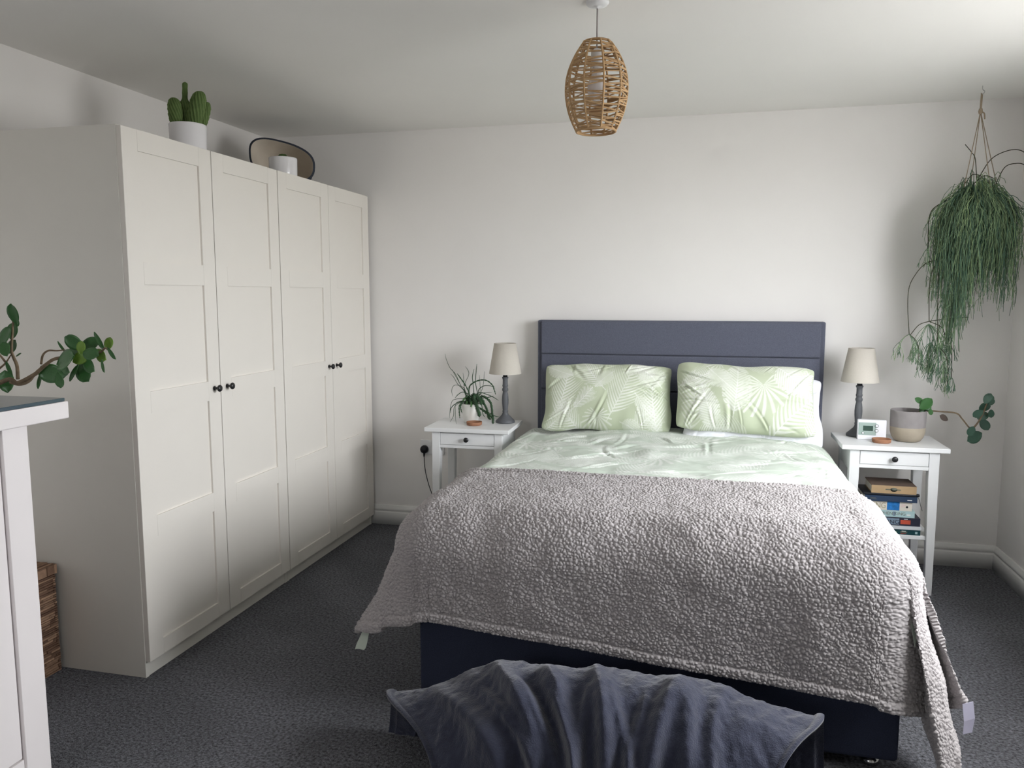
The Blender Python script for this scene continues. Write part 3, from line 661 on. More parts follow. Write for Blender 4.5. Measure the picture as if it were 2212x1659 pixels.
PR = [('palm', -.26, -.20, 1.45, .32, .11), ('banana', -.14, -.18, 1.95, .24, .055), ('banana', -.05, -.10, 1.45, .30, .075), ('fan', .09, .05, -1.5, .17, .17), ('banana', .16, .16, -.75, .24, .085),
      ('palm', .12, -.21, .85, .36, .10), ('palm', .03, -.20, 2.9, .20, .08), ('palm', .30, -.21, 1.2, .22, .09), ('banana', -.17, .13, -.9, .15, .06), ('banana', .30, .18, 2.9, .18, .045),
      ('palm', -.32, .04, .3, .16, .08), ('fan', -.12, .19, 2.6, .1, .1), ('palm', -.02, .19, -.2, .18, .07), ('palm', -.24, -.22, .35, .18, .08), ('palm', .22, .02, .7, .16, .07)]
TILT = math.radians(64)
pillow('pillow', 'plain white pillow tucked behind the right-hand leaf-print pillow', .685, .42, .13, MATS['white_cotton'], (2.178, -.262, .812), math.radians(51), 0, 9, None, .5, 'pillow')
pillow('pillow', 'green leaf-print pillow on the left, beside the spiky potted plant', .685, .385, .15, MATS['leaf_print_cotton'], (1.446, -.268, .858), TILT, .02, 2, PL, 1.0, 'pillow', 'leaf print pillows')
pillow('pillow', 'green leaf-print pillow on the right, in front of a white pillow', .675, .37, .15, MATS['leaf_print_cotton'], (2.135, -.345, .882), TILT, -.02, 5, PR, 1.0, 'pillow', 'leaf print pillows', -.6)

# ------------------------------------------------------------------ low bench at the foot of the bed with a fleece throw
bench = thing('bench', 'low dark upholstered bench hidden under the charcoal throw', 'bench', (1.68, -2.36, 0))
boxes('cushion', [(-.36, .40, -.12, .12, .16, .255, .03)], MATS['bench_fabric'], bench, seg=3, smooth=True)
for sx in (-.32, .36):
    for sy in (-.09, .09): boxes('leg', [(sx - .02, sx + .02, sy - .02, sy + .02, 0, .16)], MATS['bench_fabric'], bench)
def make_throw():
    ns, nt = 420, 240
    s = np.linspace(0, 1, ns); th = np.linspace(0, 1, nt)      # th 0 = back hem, 1 = front hem
    S, TH = np.meshgrid(s, th, indexing='ij')
    top = np.interp(s, [0, .10, .22, .30, .40, .56, .72, .80, .90, 1.0], [.205, .245, .315, .352, .360, .372, .362, .345, .318, .300])
    top = np.convolve(np.pad(top, 12, mode='edge'), np.ones(25) / 25, 'valid')
    ang = (TH * 1.16 - .08) * PI                                # over the top
    hw = .165 + .02 * np.sin(S * PI)
    y = -2.345 + hw * np.cos(ang) * 1.05
    zc = np.clip(np.sin(ang), -1, 1)
    z = np.where(zc >= 0, top[:, None] * (1 - (1 - np.clip(zc, 0, 1)) ** 1.35 * .86), top[:, None] * .14 + zc * .12)
    # straighten the lower walls
    low = sstep(.55, 1.0, TH); lowb = sstep(.45, 0, TH)
    y = y - low * .06 + lowb * .01
    front = TH
    xl = 1.03 + .25 * sstep(.36, .85, front) - .04 * sstep(.4, 0, front); xr = 2.265 - .15 * sstep(.40, .85, front) + .03 * sstep(.5, 0, front)
    # folds: pinched ridges running from the top down the front, fanning out
    x = xl + (xr - xl) * S
    h = np.zeros_like(S)
    for (s0, ds, wdt, amp, t0) in [(.285, .085, .026, .050, .46), (.315, .125, .012, .020, .52), (.13, .15, .030, .030, .48), (.40, .06, .022, .038, .47), (.515, .035, .022, .046, .46), (.545, .10, .014, .020, .52), (.485, -.06, .014, .018, .55),
                                   (.69, -.05, .024, .036, .48), (.72, .09, .026, .034, .50), (.79, .07, .018, .022, .52), (.63, -.06, .014, .018, .56), (.22, .17, .016, .020, .54), (.38, .13, .011, .014, .55)]:
        c = s0 + ds * sstep(t0, 1, TH)
        h += 1.22 * amp * np.exp(-((S - c) / (wdt * (1 + .9 * sstep(t0, 1, TH)))) ** 2) * sstep(t0 - .14, t0 + .22, TH)
    h -= .036 * sstep(.48, .75, TH) * sstep(.22, .34, S) * (1 - sstep(.76, .88, S))
    C = np.stack([x, TH * .6, np.zeros_like(S)], -1)
    h += .010 * fbm(C, 9, 4) + .002 * fbm(C, 60, 8, 2)
    P = np.stack([x, y, z], -1)
    N = grid_normals(P); N *= np.sign(N[ns // 2, nt // 2, 2])
    edge = np.minimum(S, 1 - S) * 1.2
    h = h * sstep(0, .05, edge) + .006 * np.sqrt(np.clip(1 - ((edge - .010) / .012) ** 2, 0, 1))
    # end hems flare up a little
    P = P + N * h[..., None]
    P[..., 2] += .004 * np.exp(-edge / .02) * np.clip(zc, 0, 1)
    P[..., 2] = np.maximum(P[..., 2], .008)
    inner = P - N * .011
    rimL, rimR = inner[:1], inner[-1:]
    band = 30
    P2 = np.concatenate([inner[band:0:-1], inner[:1], P, inner[-1:], inner[-2:-band - 1:-1]], 0)
    P2[..., 2] = np.maximum(P2[..., 2], .006)
    me = grid_mesh(P2)
    o = obj('throw_blanket', me, MATS['fleece_throw'], None, smooth=True)
    tag(o, 'charcoal blue fleece throw heaped in folds over a low bench at the bed foot', 'throw')
make_throw()

# ------------------------------------------------------------------ bedside tables
def leg_mesh(h, w0, w1, sx, sy):
    """tapered leg; outer faces straight, inner faces taper below the apron"""
    zs = [0, h - .13, h]; ws = [w1, w0, w0]
    V = []
    for z, w in zip(zs, ws):
        V += [(0, 0, z), (sx * w, 0, z), (sx * w, sy * w, z), (0, sy * w, z)]
    F = [(0, 1, 2, 3), (8, 9, 10, 11)]
    for k in (0, 4):
        for i in range(4): F.append((k + i, k + (i + 1) % 4, k + 4 + (i + 1) % 4, k + 4 + i))
    me = mesh_from(V, F, 'leg')
    bm = bmesh.new(); bm.from_mesh(me); bmesh.ops.recalc_face_normals(bm, faces=bm.faces)
    bmesh.ops.bevel(bm, geom=[e_ for e_ in bm.edges if abs(e_.verts[0].co.z - e_.verts[1].co.z) > .05], offset=.002, segments=1, affect='EDGES')
    bm.to_mesh(me); bm.free()
    return me
tknob = lathe_mesh([(0, 0), (.007, 0), (.005, .004), (.005, .010), (.010, .014), (.0135, .018), (.0125, .023), (.006, .0255), (0, .026)], 18, 'knob')
tknob.materials.append(MATS['black_metal']); tknob.shade_smooth()
def bedside(x, yb, rot, label):
    t = thing('bedside_table', label, 'bedside table', (x, yb - .175, 0), rot, 'white bedside tables')
    m = MATS['white_lacquer']
    boxes('table_top', [(-.23, .23, -.175, .175, .678, .70, .003)], m, t, seg=2)
    hx, hy = .192, .158
    for sx in (-1, 1):
        for sy in (-1, 1):
            me = leg_mesh(.678, .044, .030, -sx, -sy)
            obj('leg', me, m, t, (sx * hx, sy * hy, 0))
    boxes('apron', [(-hx + .003, -hx + .021, -hy + .044, hy - .044, .575, .678)], m, t)
    boxes('apron', [(hx - .021, hx - .003, -hy + .044, hy - .044, .575, .678)], m, t)
    boxes('apron', [(-hx + .044, hx - .044, hy - .021, hy - .003, .575, .678)], m, t)
    boxes('front_rail', [(-hx + .044, hx - .044, -hy + .002, -hy + .02, .592, .6085)], m, t, .001, 1)
    boxes('front_rail', [(-hx + .044, hx - .044, -hy + .004, -hy + .02, .673, .678)], m, t)
    d = boxes('drawer', [(-hx + .046, hx - .046, -hy + .001, -hy + .019, .6105, .6715, .0012), (-hx + .05, hx - .05, -hy + .02, hy - .03, .612, .655)], m, t, seg=1)
    k = obj('knob', tknob, None, d, (.0, -hy + .001, .641), label='black knob'); k.rotation_euler = (PI / 2, 0, 0)
    boxes('shelf', [(-hx + .006, hx - .006, -hy + .012, hy - .012, .259, .279, .002)], m, t, seg=1)
    return t
bedside(.733, -.153, .021, 'white bedside table beside the wall socket, left of the bed')
bedside(2.8055, -.147, -.003, 'white bedside table with a stack of books on its shelf, right of the bed')

# ------------------------------------------------------------------ table lamps
def table_lamp(x, y, label, hh=1.0):
    t = thing('table_lamp', label, 'lamp', (x, y, .7005), 0, 'grey table lamps on the bedside tables')
    prof = [(0, 0), (.052, 0), (.053, .006), (.050, .013), (.040, .022), (.030, .032), (.020, .042), (.016, .050), (.0145, .055), (.0155, .060), (.0155, .066), (.0135, .068), (.0145, .072), (.0155, .085), (.0175, .105), (.0182, .125),
            (.017, .145), (.0145, .162), (.0128, .170), (.0150, .174), (.0168, .180), (.0168, .186), (.0135, .191), (.0130, .196), (.0155, .201), (.0158, .206), (.0138, .210), (.0135, .232), (.0140, .240), (.0172, .245), (.0175, .249), (.0150, .252), (0, .252)]
    obj('lamp_base', lathe_mesh(prof, 36), MATS['lamp_wood'], t, smooth=True)
    obj('bulb_holder', lathe_mesh([(0, .250), (.0125, .250), (.0125, .262), (.0115, .268), (.0125, .272), (.0125, .305), (0, .305)], 20), MATS['black_plastic'], t, smooth=True)
    sh = [(.0885, .270), (.0595, .436), (.0585, .436), (.0875, .270), (.0885, .270)]
    so = obj('lamp_shade', lathe_mesh(sh, 48), MATS['linen_shade'], t, smooth=False, label='tapered beige linen shade')
    obj('shade_ring', lathe_mesh([(.0135, .292), (.016, .292), (.016, .295), (.0135, .295), (.0135, .292)], 20), MATS['black_metal'], so)
    q = Quads()
    for k in range(3):
        a = k * 2 * PI / 3 + .4
        q.tube(np.array([(math.cos(a) * .0155, math.sin(a) * .0155, .294), (math.cos(a) * .0825, math.sin(a) * .0825, .300)]), .0012, 5)
    obj('shade_spider', q.mesh(), MATS['black_metal'], so)
    return t
table_lamp(.884, -.245, 'grey turned-wood table lamp with beige shade, beside the spiky plant')
table_lamp(2.686, -.232, 'grey turned-wood table lamp with beige shade, behind the white thermostat')

# ------------------------------------------------------------------ wall socket, plug and cord
sk = thing('wall_socket', 'white double wall socket on the back wall by the left bedside table', 'socket', (.372, -.0005, .492))
boxes('faceplate', [(-.074, .074, -.010, 0, -.043, .043, .003)], MATS['white_lacquer'], sk)
for sx in (-.012, .012): boxes('switch', [(sx - .0065, sx + .0065, -.0135, -.009, .008, .034, .0012)], MATS['white_lacquer'], sk)
pg = thing('power_plug', 'round black plug with a black cord pushed into the wall socket', 'plug', (.327, -.0115, .480))
pm = lathe_mesh([(0, 0), (.023, 0), (.0245, .004), (.0245, .016), (.022, .024), (.012, .028), (0, .029)], 26)
pb = obj('plug_body', pm, MATS['black_plastic'], pg, smooth=True); pb.rotation_euler = (PI / 2, 0, 0)
tube('cord_grip', [(0, -.012, -.018), (-.001, -.012, -.030), (-.002, -.012, -.044)], [.008, .006, .0042], MATS['black_plastic'], pg)
tube('cord', [(-.002, -.012, -.042), (.002, -.014, -.10), (.012, -.020, -.15), (.032, -.030, -.21), (.055, -.040, -.262), (.085, -.060, -.32), (.12, -.08, -.40), (.16, -.10, -.472), (.25, -.14, -.474)], .0026, MATS['black_plastic'], pg)

# ------------------------------------------------------------------ small pots and saucers
def pot(parent, prof_out, wall, m, n=40, name='pot'):
    """open pot from an outer profile (r, z) bottom->top"""
    inner = [(max(r - wall, .002), z) for r, z in prof_out][::-1]
    zb = prof_out[0][1]
    inner = [p_ for p_ in inner if p_[1] > zb + wall]
    prof = [(0, prof_out[0][1])] + prof_out + [(prof_out[-1][0] - wall * .3, prof_out[-1][1] + wall * .35)] + inner + [(0, inner[-1][1])]
    return obj(name, lathe_mesh(prof, n), m, parent, smooth=True)
def saucer(x, y, label):
    t = obj('saucer', lathe_mesh([(0, 0), (.038, 0), (.041, .004), (.0425, .016), (.042, .018), (.0395, .018), (.038, .007), (0, .006)], 40), MATS['terracotta'], None, (x, y, .7002), smooth=True)
    bm = bmesh.new(); bm.from_mesh(t.data); bmesh.ops.remove_doubles(bm, verts=bm.verts, dist=1e-5); bm.to_mesh(t.data); bm.free(); t.data.shade_smooth()
    tag(t, label, 'saucer', 'small terracotta saucers')
saucer(.742, -.365, 'small terracotta saucer in front of the spiky plant on the left table')
saucer(2.765, -.392, 'small terracotta saucer in front of the white thermostat')

# spiky potted plant on the left table
sp = thing('potted_plant', 'spiky trailing cactus plant in a white pot on the left bedside table', 'plant', (.700, -.288, .7005))
pot(sp, [(.036, 0), (.040, .003), (.047, .05), (.053, .098), (.0545, .104)], .004, MATS['satin_ceramic'])
obj('soil', lathe_mesh([(0, .088), (.047, .088), (.046, .083), (0, .083)], 24), MATS['soil'], sp)
base = np.array([.700, -.288, .7005])
def ribbon_stem(path, wid, serr, m, parent, thick=.0016):
    """flat toothed stem (fishbone) along a path, facing the room"""
    k = len(path); T = np.gradient(path, axis=0); T /= np.linalg.norm(T, axis=1)[:, None]
    vd = np.array([.1, -1, .25]); vd /= np.linalg.norm(vd)
    Sd = np.cross(T, vd); Sd /= np.linalg.norm(Sd, axis=1)[:, None] + 1e-9; Nn = np.cross(Sd, T)
    i = np.arange(k); t = i / (k - 1)
    env = np.clip(np.minimum(t / .08, (1 - t) / .1), .15, 1)
    wl = wid * env * (1 + serr * (((i * .5) % 1) * 2 - .5)); wrr = wid * env * (1 + serr * ((((i + 1) * .5) % 1) * 2 - .5))
    P = np.stack([path - Sd * wl[:, None], path + Nn * thick, path + Sd * wrr[:, None], path - Nn * thick], 1)
    return obj('stem', grid_mesh(P.transpose(1, 0, 2), True), m, parent, smooth=False)
for kk, pts in SPIKY:
    pts = np.array(pts) - base
    root = np.array([pts[0][0] * .35, pts[0][1] * .35, .092])
    start = pts[0]
    full = np.vstack([root, pts]) if np.linalg.norm(start - root) > .012 else pts
    path = smooth_path(full, 9 * len(full))
    path[:, 2] = np.maximum(path[:, 2], .004)
    if kk in (0, 1, 2):
        r = (.0014, .0021, .0034)[kk]
        rad = np.interp(np.linspace(0, 1, len(path)), [0, .8, 1], [r * 1.1, r, r * .45])
        if kk == 2: rad = rad * (1 + .25 * np.sin(np.arange(len(path)) * 1.2))
        q = Quads(); q.tube(path, rad, 6)
        obj('stem', q.mesh(), MATS['fishbone_green'], sp, smooth=True)
    elif kk == 3: ribbon_stem(path, .0060, .75, MATS['fishbone_green'], sp)
    else: ribbon_stem(path, .0105, .8, MATS['fishbone_green'], sp)
for k in range(26):    # short stems filling the crown
    a = RNG.uniform(0, 2 * PI); rr = RNG.uniform(.03, .085); zt = RNG.uniform(-.02, .05)
    p0 = np.array([math.cos(a) * .015, math.sin(a) * .015, .092]); p2 = np.array([math.cos(a) * rr, math.sin(a) * rr, .105 + zt])
    path = smooth_path(np.array([p0, (p0 + p2) / 2 + np.array([0, 0, .03]), p2]), 12)
    if k % 2: ribbon_stem(path, .0055, .7, MATS['fishbone_green' if k % 3 else 'fishbone_light'], sp)
    else:
        q = Quads(); q.tube(path, .0022, 6); obj('stem', q.mesh(), MATS['fishbone_green'], sp, smooth=True)

# ------------------------------------------------------------------ thermostat
th = thing('thermostat', 'white digital thermostat standing on the right bedside table', 'thermostat', (2.733, -.325, .7005), -.03)
tb = boxes('casing', [(-.064, .064, -.006, .022, 0, .096, .004)], MATS['thermo_white'], th, seg=3)
fp = boxes('control_panel', [(-.060, .018, -.0078, -.004, .022, .083, .001)], MATS['thermo_panel'], th, seg=1, label='grey-green control panel')
boxes('screen', [(-.040, .004, -.0086, -.006, .043, .068, .0004)], MATS['lcd'], fp, seg=1, label='dark LCD screen')
for bx, bz, br in ((.020, .068, .0062), (.020, .045, .0062), (-.040, .032, .0045)):
    rg = obj('button', lathe_mesh([(0, 0), (br, 0), (br, .0022), (br * .8, .003), (0, .003)], 20), MATS['thermo_white'], fp, (bx, -.0076, bz), smooth=False); rg.rotation_euler = (PI / 2, 0, 0)
    r2 = obj('button_surround', lathe_mesh([(br, 0), (br * 1.3, 0), (br * 1.3, .0016), (br, .0016), (br, 0)], 20), MATS['lcd'], fp, (bx, -.0076, bz)); r2.rotation_euler = (PI / 2, 0, 0)

# ------------------------------------------------------------------ leafy succulents
def leaf_mesh(name, w=.62, cup=.10, pointy=1.0):
    n, k = 9, 7
    u = np.linspace(0, 1, n); v = np.linspace(-1, 1, k)
    Uu, Vv = np.meshgrid(u, v, indexing='ij')
    hw = w / 2 * np.sin(np.clip(Uu, 0, 1) ** (1.12 * pointy) * PI) ** .55 + .010
    x = Uu - .5; y = Vv * hw; z = -cup * (1 - Vv ** 2) * .5 + .10 * (Uu - .5) ** 2 * -1
    tt = .022 * (1 - Vv ** 2) * np.sin(Uu * PI) + .004
    A = np.stack([x, y, z + tt], -1); B = np.stack([x, y, z - tt], -1)
    P = np.concatenate([A, B[:, ::-1]], 1)
    me = grid_mesh(P.transpose(1, 0, 2), True, name); me.shade_smooth()
    return me
LEAFS = {}
def leaf_obj(center, length, ang_deg, parent, m, narrow=False, tilt=None):
    kk = (m, narrow)
    if kk not in LEAFS:
        LEAFS[kk] = leaf_mesh('leaf', .30 if narrow else .68); LEAFS[kk].materials.append(MATS[m])
    o = obj('leaf', LEAFS[kk], None, parent)
    a = math.radians(ang_deg)
    X = Vector((math.cos(a), random.uniform(-.35, .35), -math.sin(a))).normalized()   # screen angle: clockwise, y down
    nrm = Vector((random.uniform(-.35, .35), -1, random.uniform(-.1, .6))) if tilt is None else Vector(tilt)
    Yv = nrm.cross(X).normalized(); Z = X.cross(Yv)
    Mx = Matrix((X, Yv, Z)).transposed().to_4x4()
    pl_ = parent.matrix_world if False else Matrix.Translation(parent.location)
    o.matrix_local = Matrix.Translation(Vector(center) - parent.location) @ Mx @ Matrix.Scale(length, 4)
    return o

# two-tone pot with a trailing succulent on the right table
rp = thing('potted_plant', 'two-tone grey and clay pot with a long trailing succulent, right bedside table', 'plant', (2.893, -.315, .7005))
pot(rp, [(.050, 0), (.058, .004), (.070, .022), (.0765, .045), (.0775, .070)], .006, MATS['raw_clay'], name='pot_lower').data
up = obj('pot_upper', lathe_mesh([(.0776, .070), (.0785, .100), (.0785, .146), (.0775, .149), (.0745, .149), (.073, .145), (.072, .070), (.0776, .070)], 40), MATS['cement_grey'], rp, smooth=True, label='grey upper band of the pot')
obj('soil', lathe_mesh([(0, .128), (.0722, .128), (.07, .122), (0, .122)], 24), MATS['soil'], rp)
for i, pts in enumerate(RSTEM):
    p_ = np.array(pts) - np.array(rp.location)
    if i in (0, 3): p_ = np.vstack([[.02, .0, .126], p_[1:]]) if i == 0 else np.vstack([[.03, .0, .126], p_[1:]])
    tube('stem', [tuple(a) for a in p_], [.0042, .0036, .003] if i < 2 else .0016, MATS['woody_stem'], rp, n=7)
for i, (c_, ln, ang) in enumerate(RLEAF):
    leaf_obj(c_, ln * (.85 if i == 0 else 1.15), ang, rp, 'withered_leaf' if i == 5 else ('jade_leaf' if i in (0, 1, 2, 3, 4, 16) else 'jade_leaf_dark'), False)

# ------------------------------------------------------------------ tall chest in the left foreground
CX0, CX1, CY0, CY1, CH = -.40, .192, -3.55, -2.530, 1.10
ch = thing('cabinet', 'tall white cabinet with a square corner post at the left edge of the picture', 'cabinet', ((CX0 + CX1) / 2, (CY0 + CY1) / 2, 0))
cxm, cym = (CX0 + CX1) / 2, (CY0 + CY1) / 2
C2 = lambda x0, x1, y0, y1, z0, z1, *r: (x0 - cxm, x1 - cxm, y0 - cym, y1 - cym, z0, z1) + r
mw = MATS['pink_white_lacquer']
boxes('top', [C2(CX0, CX1, CY0, CY1, CH - .0485, CH, .003)], mw, ch)
px1 = CX1 - .016; py1 = CY1 - .128; px0 = CX0 + .02; py0 = CY0 + .128
for (a0, a1) in ((px1 - .06, px1), (px0, px0 + .06)):
    for (b0, b1) in ((py1 - .078, py1), (py0, py0 + .078)): boxes('post', [C2(a0, a1, b0, b1, 0, CH - .0485, .002)], mw, ch)
boxes('side_panel', [C2(px0 + .06, px1 - .06, py1 - .05, py1 - .03, .12, CH - .0485)], mw, ch)
boxes('side_panel', [C2(px0 + .06, px1 - .06, py0 + .03, py0 + .05, .12, CH - .0485)], mw, ch)
boxes('back_panel', [C2(px0 + .02, px0 + .03, py0 + .078, py1 - .078, .12, CH - .0485)], mw, ch)
for k in range(2):
    ya = py0 + .081 if k == 0 else cym + .002; yb_ = cym - .002 if k == 0 else py1 - .081
    d = boxes('door', [C2(px1 - .028, px1 - .010, ya, yb_, .144, CH - .0525, .003)], mw, ch)
    kn = obj('knob', tknob, None, d, (px1 - .010 - cxm, (.04 if k else -.04), .62)); kn.rotation_euler = (0, PI / 2, 0)
boxes('bottom_rail', [C2(px1 - .03, px1 - .008, py0 + .078, py1 - .078, .08, .14)], mw, ch)
gl = boxes('glass_sheet', [(CX0 + .008, CX1 - .004, CY0 + .008, CY1 - .008, CH + .0004, CH + .0100, .001)], MATS['glass_edge'], None, seg=1)
tag(gl, 'dark-edged glass sheet lying on top of the tall white cabinet', 'glass sheet')

# leafy succulent standing on the chest (its pot is out of frame)
p0 = np.array(CSTEM[0][1][0])
lp = thing('potted_plant', 'leafy green succulent with woody stems reaching in over the tall white cabinet', 'plant', (float(p0[0]) - .03, float(p0[1]), CH + .0104))
pot(lp, [(.056, 0), (.062, .003), (.070, .030), (.072, .050)], .005, MATS['white_ceramic'])
obj('soil', lathe_mesh([(0, .042), (.066, .042), (.064, .036), (0, .036)], 24), MATS['soil'], lp)
lo = np.array(lp.location)
for i, (r, pts) in enumerate(CSTEM):
    p_ = np.array(pts) - lo
    if i == 0: p_ = np.vstack([[0, 0, .038], [.03, 0, .066], p_[1:] if p_[1][0] > .05 else p_[2:]])
    tube('stem', [tuple(a) for a in p_], [r, r * .8, r * .45], MATS['woody_stem'], lp, n=8)
for (c_, ln, ang, k) in CLEAF:
    leaf_obj(c_, ln * 1.28, -ang, lp, 'jade_leaf_light' if k == 2 else 'jade_leaf', k == 1)

# ------------------------------------------------------------------ wicker basket beside the wardrobe
wb = thing('wicker_basket', 'brown woven laundry basket with a lid between cabinet and wardrobe', 'basket', (-.505, -2.225, 0))
def woven_box(name, x0, x1, y0, y1, z0, z1, rowh, parent, seed, vertical_top=False):
    rng = np.random.default_rng(seed); bm = bmesh.new(); tint = []
    def add(*a):
        n0 = len(bm.verts); bm_box(bm, *a); tint.extend([rng.uniform(0, 1) ** 2.2] * (len(bm.verts) - n0))
    add(x0 + .006, x1 - .006, y0 + .006, y1 - .006, z0, z1 - .002)
    z = z0
    while z < z1 - rowh * .4:
        h = min(rowh * rng.uniform(.8, 1.2), z1 - z)
        for axis in range(4):
            a0, a1 = (x0, x1) if axis < 2 else (y0, y1)
            p_ = a0
            while p_ < a1 - .004:
                ln = min(rng.uniform(.05, .14), a1 - p_); o_ = rng.uniform(0, .004); t_ = rng.uniform(.0, .002)
                if axis == 0: add(p_, p_ + ln - .001, y1 - .012, y1 - o_, z + t_, z + h - .0012)
                elif axis == 1: add(p_, p_ + ln - .001, y0 + o_, y0 + .012, z + t_, z + h - .0012)
                elif axis == 2: add(x1 - .012, x1 - o_, p_, p_ + ln - .001, z + t_, z + h - .0012)
                else: add(x0 + o_, x0 + .012, p_, p_ + ln - .001, z + t_, z + h - .0012)
                p_ += ln
        z += h
    if vertical_top:
        p_ = x0
        while p_ < x1 - .003:
            w_ = min(rng.uniform(.008, .014), x1 - p_)
            add(p_, p_ + w_ - .001, y0 + .004, y1 - .004, z1 - .004, z1 + rng.uniform(0, .003)); p_ += w_
    me = bm_done(bm, name); set_attr(me, 'tint', tint)
    o = obj(name, me, MATS['wicker'], parent); o['kind'] = 'stuff'
    return o
woven_box('woven_body', -.130, .130, -.175, .175, 0, .372, .0088, wb, 3)
woven_box('woven_lid', -.135, .135, -.180, .180, .374, .410, .036, wb, 5, True)

# ------------------------------------------------------------------ things on top of the wardrobes
WT = 1.9755
cp = thing('potted_cactus', 'green clustered cactus in a glossy white pot on top of the wardrobe', 'cactus', (-.158, -1.452, WT))
pot(cp, [(.066, 0), (.071, .003), (.072, .012), (.0735, .112), (.0735, .118)], .005, MATS['white_ceramic'], 56)
obj('soil', lathe_mesh([(0, .104), (.068, .104), (.067, .098), (0, .098)], 30), MATS['soil'], cp)
def cactus_arm(x, y, h, r, lean, waist=None):
    ribs = 14; nz = 40; na = ribs * 4
    a = np.arange(na) * 2 * PI / na; t = np.linspace(0, 1, nz)
    rp_ = r * np.clip(1 - np.abs(np.clip((t - .55) / .47, -.9, 1)) ** 3.2, 0, 1) ** .5
    rp_ = np.where(t < .5, r * (.80 + .2 * sstep(0, .5, t)), rp_)
    if waist: rp_ = np.where(t > waist, np.minimum(rp_, r * (.42 + .58 * np.exp(-((t - waist) / .07) ** 2 * 1.0)) * np.clip((1.0 - t) / .035, 0, 1) ** .5), rp_)
    A, Tt = np.meshgrid(a, t, indexing='ij')
    tw = A + Tt * 1.6
    bump = 1 + .085 * np.cos(ribs * tw) + .03 * np.cos(Tt * nz * 1.0)
    X = x + lean[0] * Tt * h + rp_[None] * bump * np.cos(A); Yy = y + lean[1] * Tt * h + rp_[None] * bump * np.sin(A); Zz = .095 + Tt * h
    P = np.stack([X, Yy, Zz], -1)
    me = grid_mesh(P, True); set_attr(me, 'tint', (.5 + .5 * np.cos(ribs * tw)).reshape(-1) * .8)
    return obj('cactus_stem', me, MATS['cactus_green'], cp, smooth=True)
rt_ = np.array([.8, .6]); fw_ = np.array([.6, -.8])   # sideways / towards the room
def CA(sd, fr, h, r, ls=0, waist=None):
    p_ = rt_ * sd + fw_ * fr; cactus_arm(p_[0], p_[1], h, r, rt_ * ls, waist)
CA(-.040, .008, .126, .027, -.06); CA(-.012, -.016, .200, .024, .05, .54); CA(.020, .020, .158, .031, .20); CA(.044, -.006, .124, .024, .26); CA(.010, .000, .116, .020, .02); CA(-.030, -.036, .10, .022, -.05)

c2 = thing('potted_cactus', 'short white pot with only a dark plant tip showing, on top of the wardrobe', 'plant pot', (-.135, -.74, WT))
pot(c2, [(.060, 0), (.066, .003), (.0675, .012), (.0690, .094), (.0690, .100)], .005, MATS['white_ceramic'], 48)
obj('soil', lathe_mesh([(0, .086), (.063, .086), (.062, .08), (0, .08)], 30), MATS['soil'], c2)
for k in range(5):
    a = k * 1.26; P0 = lathe_mesh([(0, 0), (.010, 0), (.0135, .012), (.012, .028), (.006, .036), (0, .037)], 12, 'cactus_stem', math.cos(a) * .011, math.sin(a) * .011, .084)
    set_attr(P0, 'tint', np.zeros(len(P0.vertices))); obj('cactus_stem', P0, MATS['cactus_green'], c2, smooth=True)

# tipped-over fabric basket with cream lining
def tipped_basket():
    t = thing('fabric_basket', 'dark grey soft basket with cream lining, tipped on its side on the wardrobe', 'basket', (-.30, -.445, WT))
    n = 64; a = np.arange(n) * 2 * PI / n
    # squashed oval mouth, axis points to the room (+x, -y) and slightly up
    ax = np.array([.36, -.90, .20]); ax /= np.linalg.norm(ax)
    sd = np.cross(ax, [0, 0, 1]); sd /= np.linalg.norm(sd); up_ = np.cross(sd, ax)
    sd = -sd if sd[0] < 0 else sd
    def ring(d, w, h, wob=0.0, drop=0.0):
        c = np.array([0, 0, .112 - drop]) + ax * d
        ca = np.sign(np.cos(a)) * np.abs(np.cos(a)) ** .75; sa = np.sign(np.sin(a)) * np.abs(np.sin(a)) ** .8
        rr = 1 + wob * np.sin(3 * a + 1)
        p_ = c + (ca * w * rr)[:, None] * sd + (sa * h * rr)[:, None] * up_ - (ca * .035)[:, None] * up_ * (1 if d > 0 else .3)
        p_[:, 2] = np.maximum(p_[:, 2], .002)
        return p_
    outer = [ring(-.13, .02, .015, 0, .02), ring(-.128, .10, .075, 0, .02), ring(-.11, .125, .095, 0, .015), ring(0, .155, .108, .02), ring(.085, .170, .112, .03), ring(.090, .170, .112, .03)]
    lip = [ring(.090, .160, .102, .03)]
    inner = [ring(.090, .160, .102, .03), ring(.0, .146, .098, .02), ring(-.10, .116, .086, 0, .015), ring(-.118, .09, .066, 0, .02), ring(-.119, .01, .008, 0, .02)]
    for r_ in inner: r_[:, 2] = np.maximum(r_[:, 2], .008)
    obj('outer_shell', grid_mesh(np.stack(outer + lip, 1), True), MATS['charcoal_felt'], t, smooth=True)
    obj('lining', grid_mesh(np.stack(inner, 1), True), MATS['cream_lining'], t, smooth=True, label='cream cloth lining')
tipped_basket()

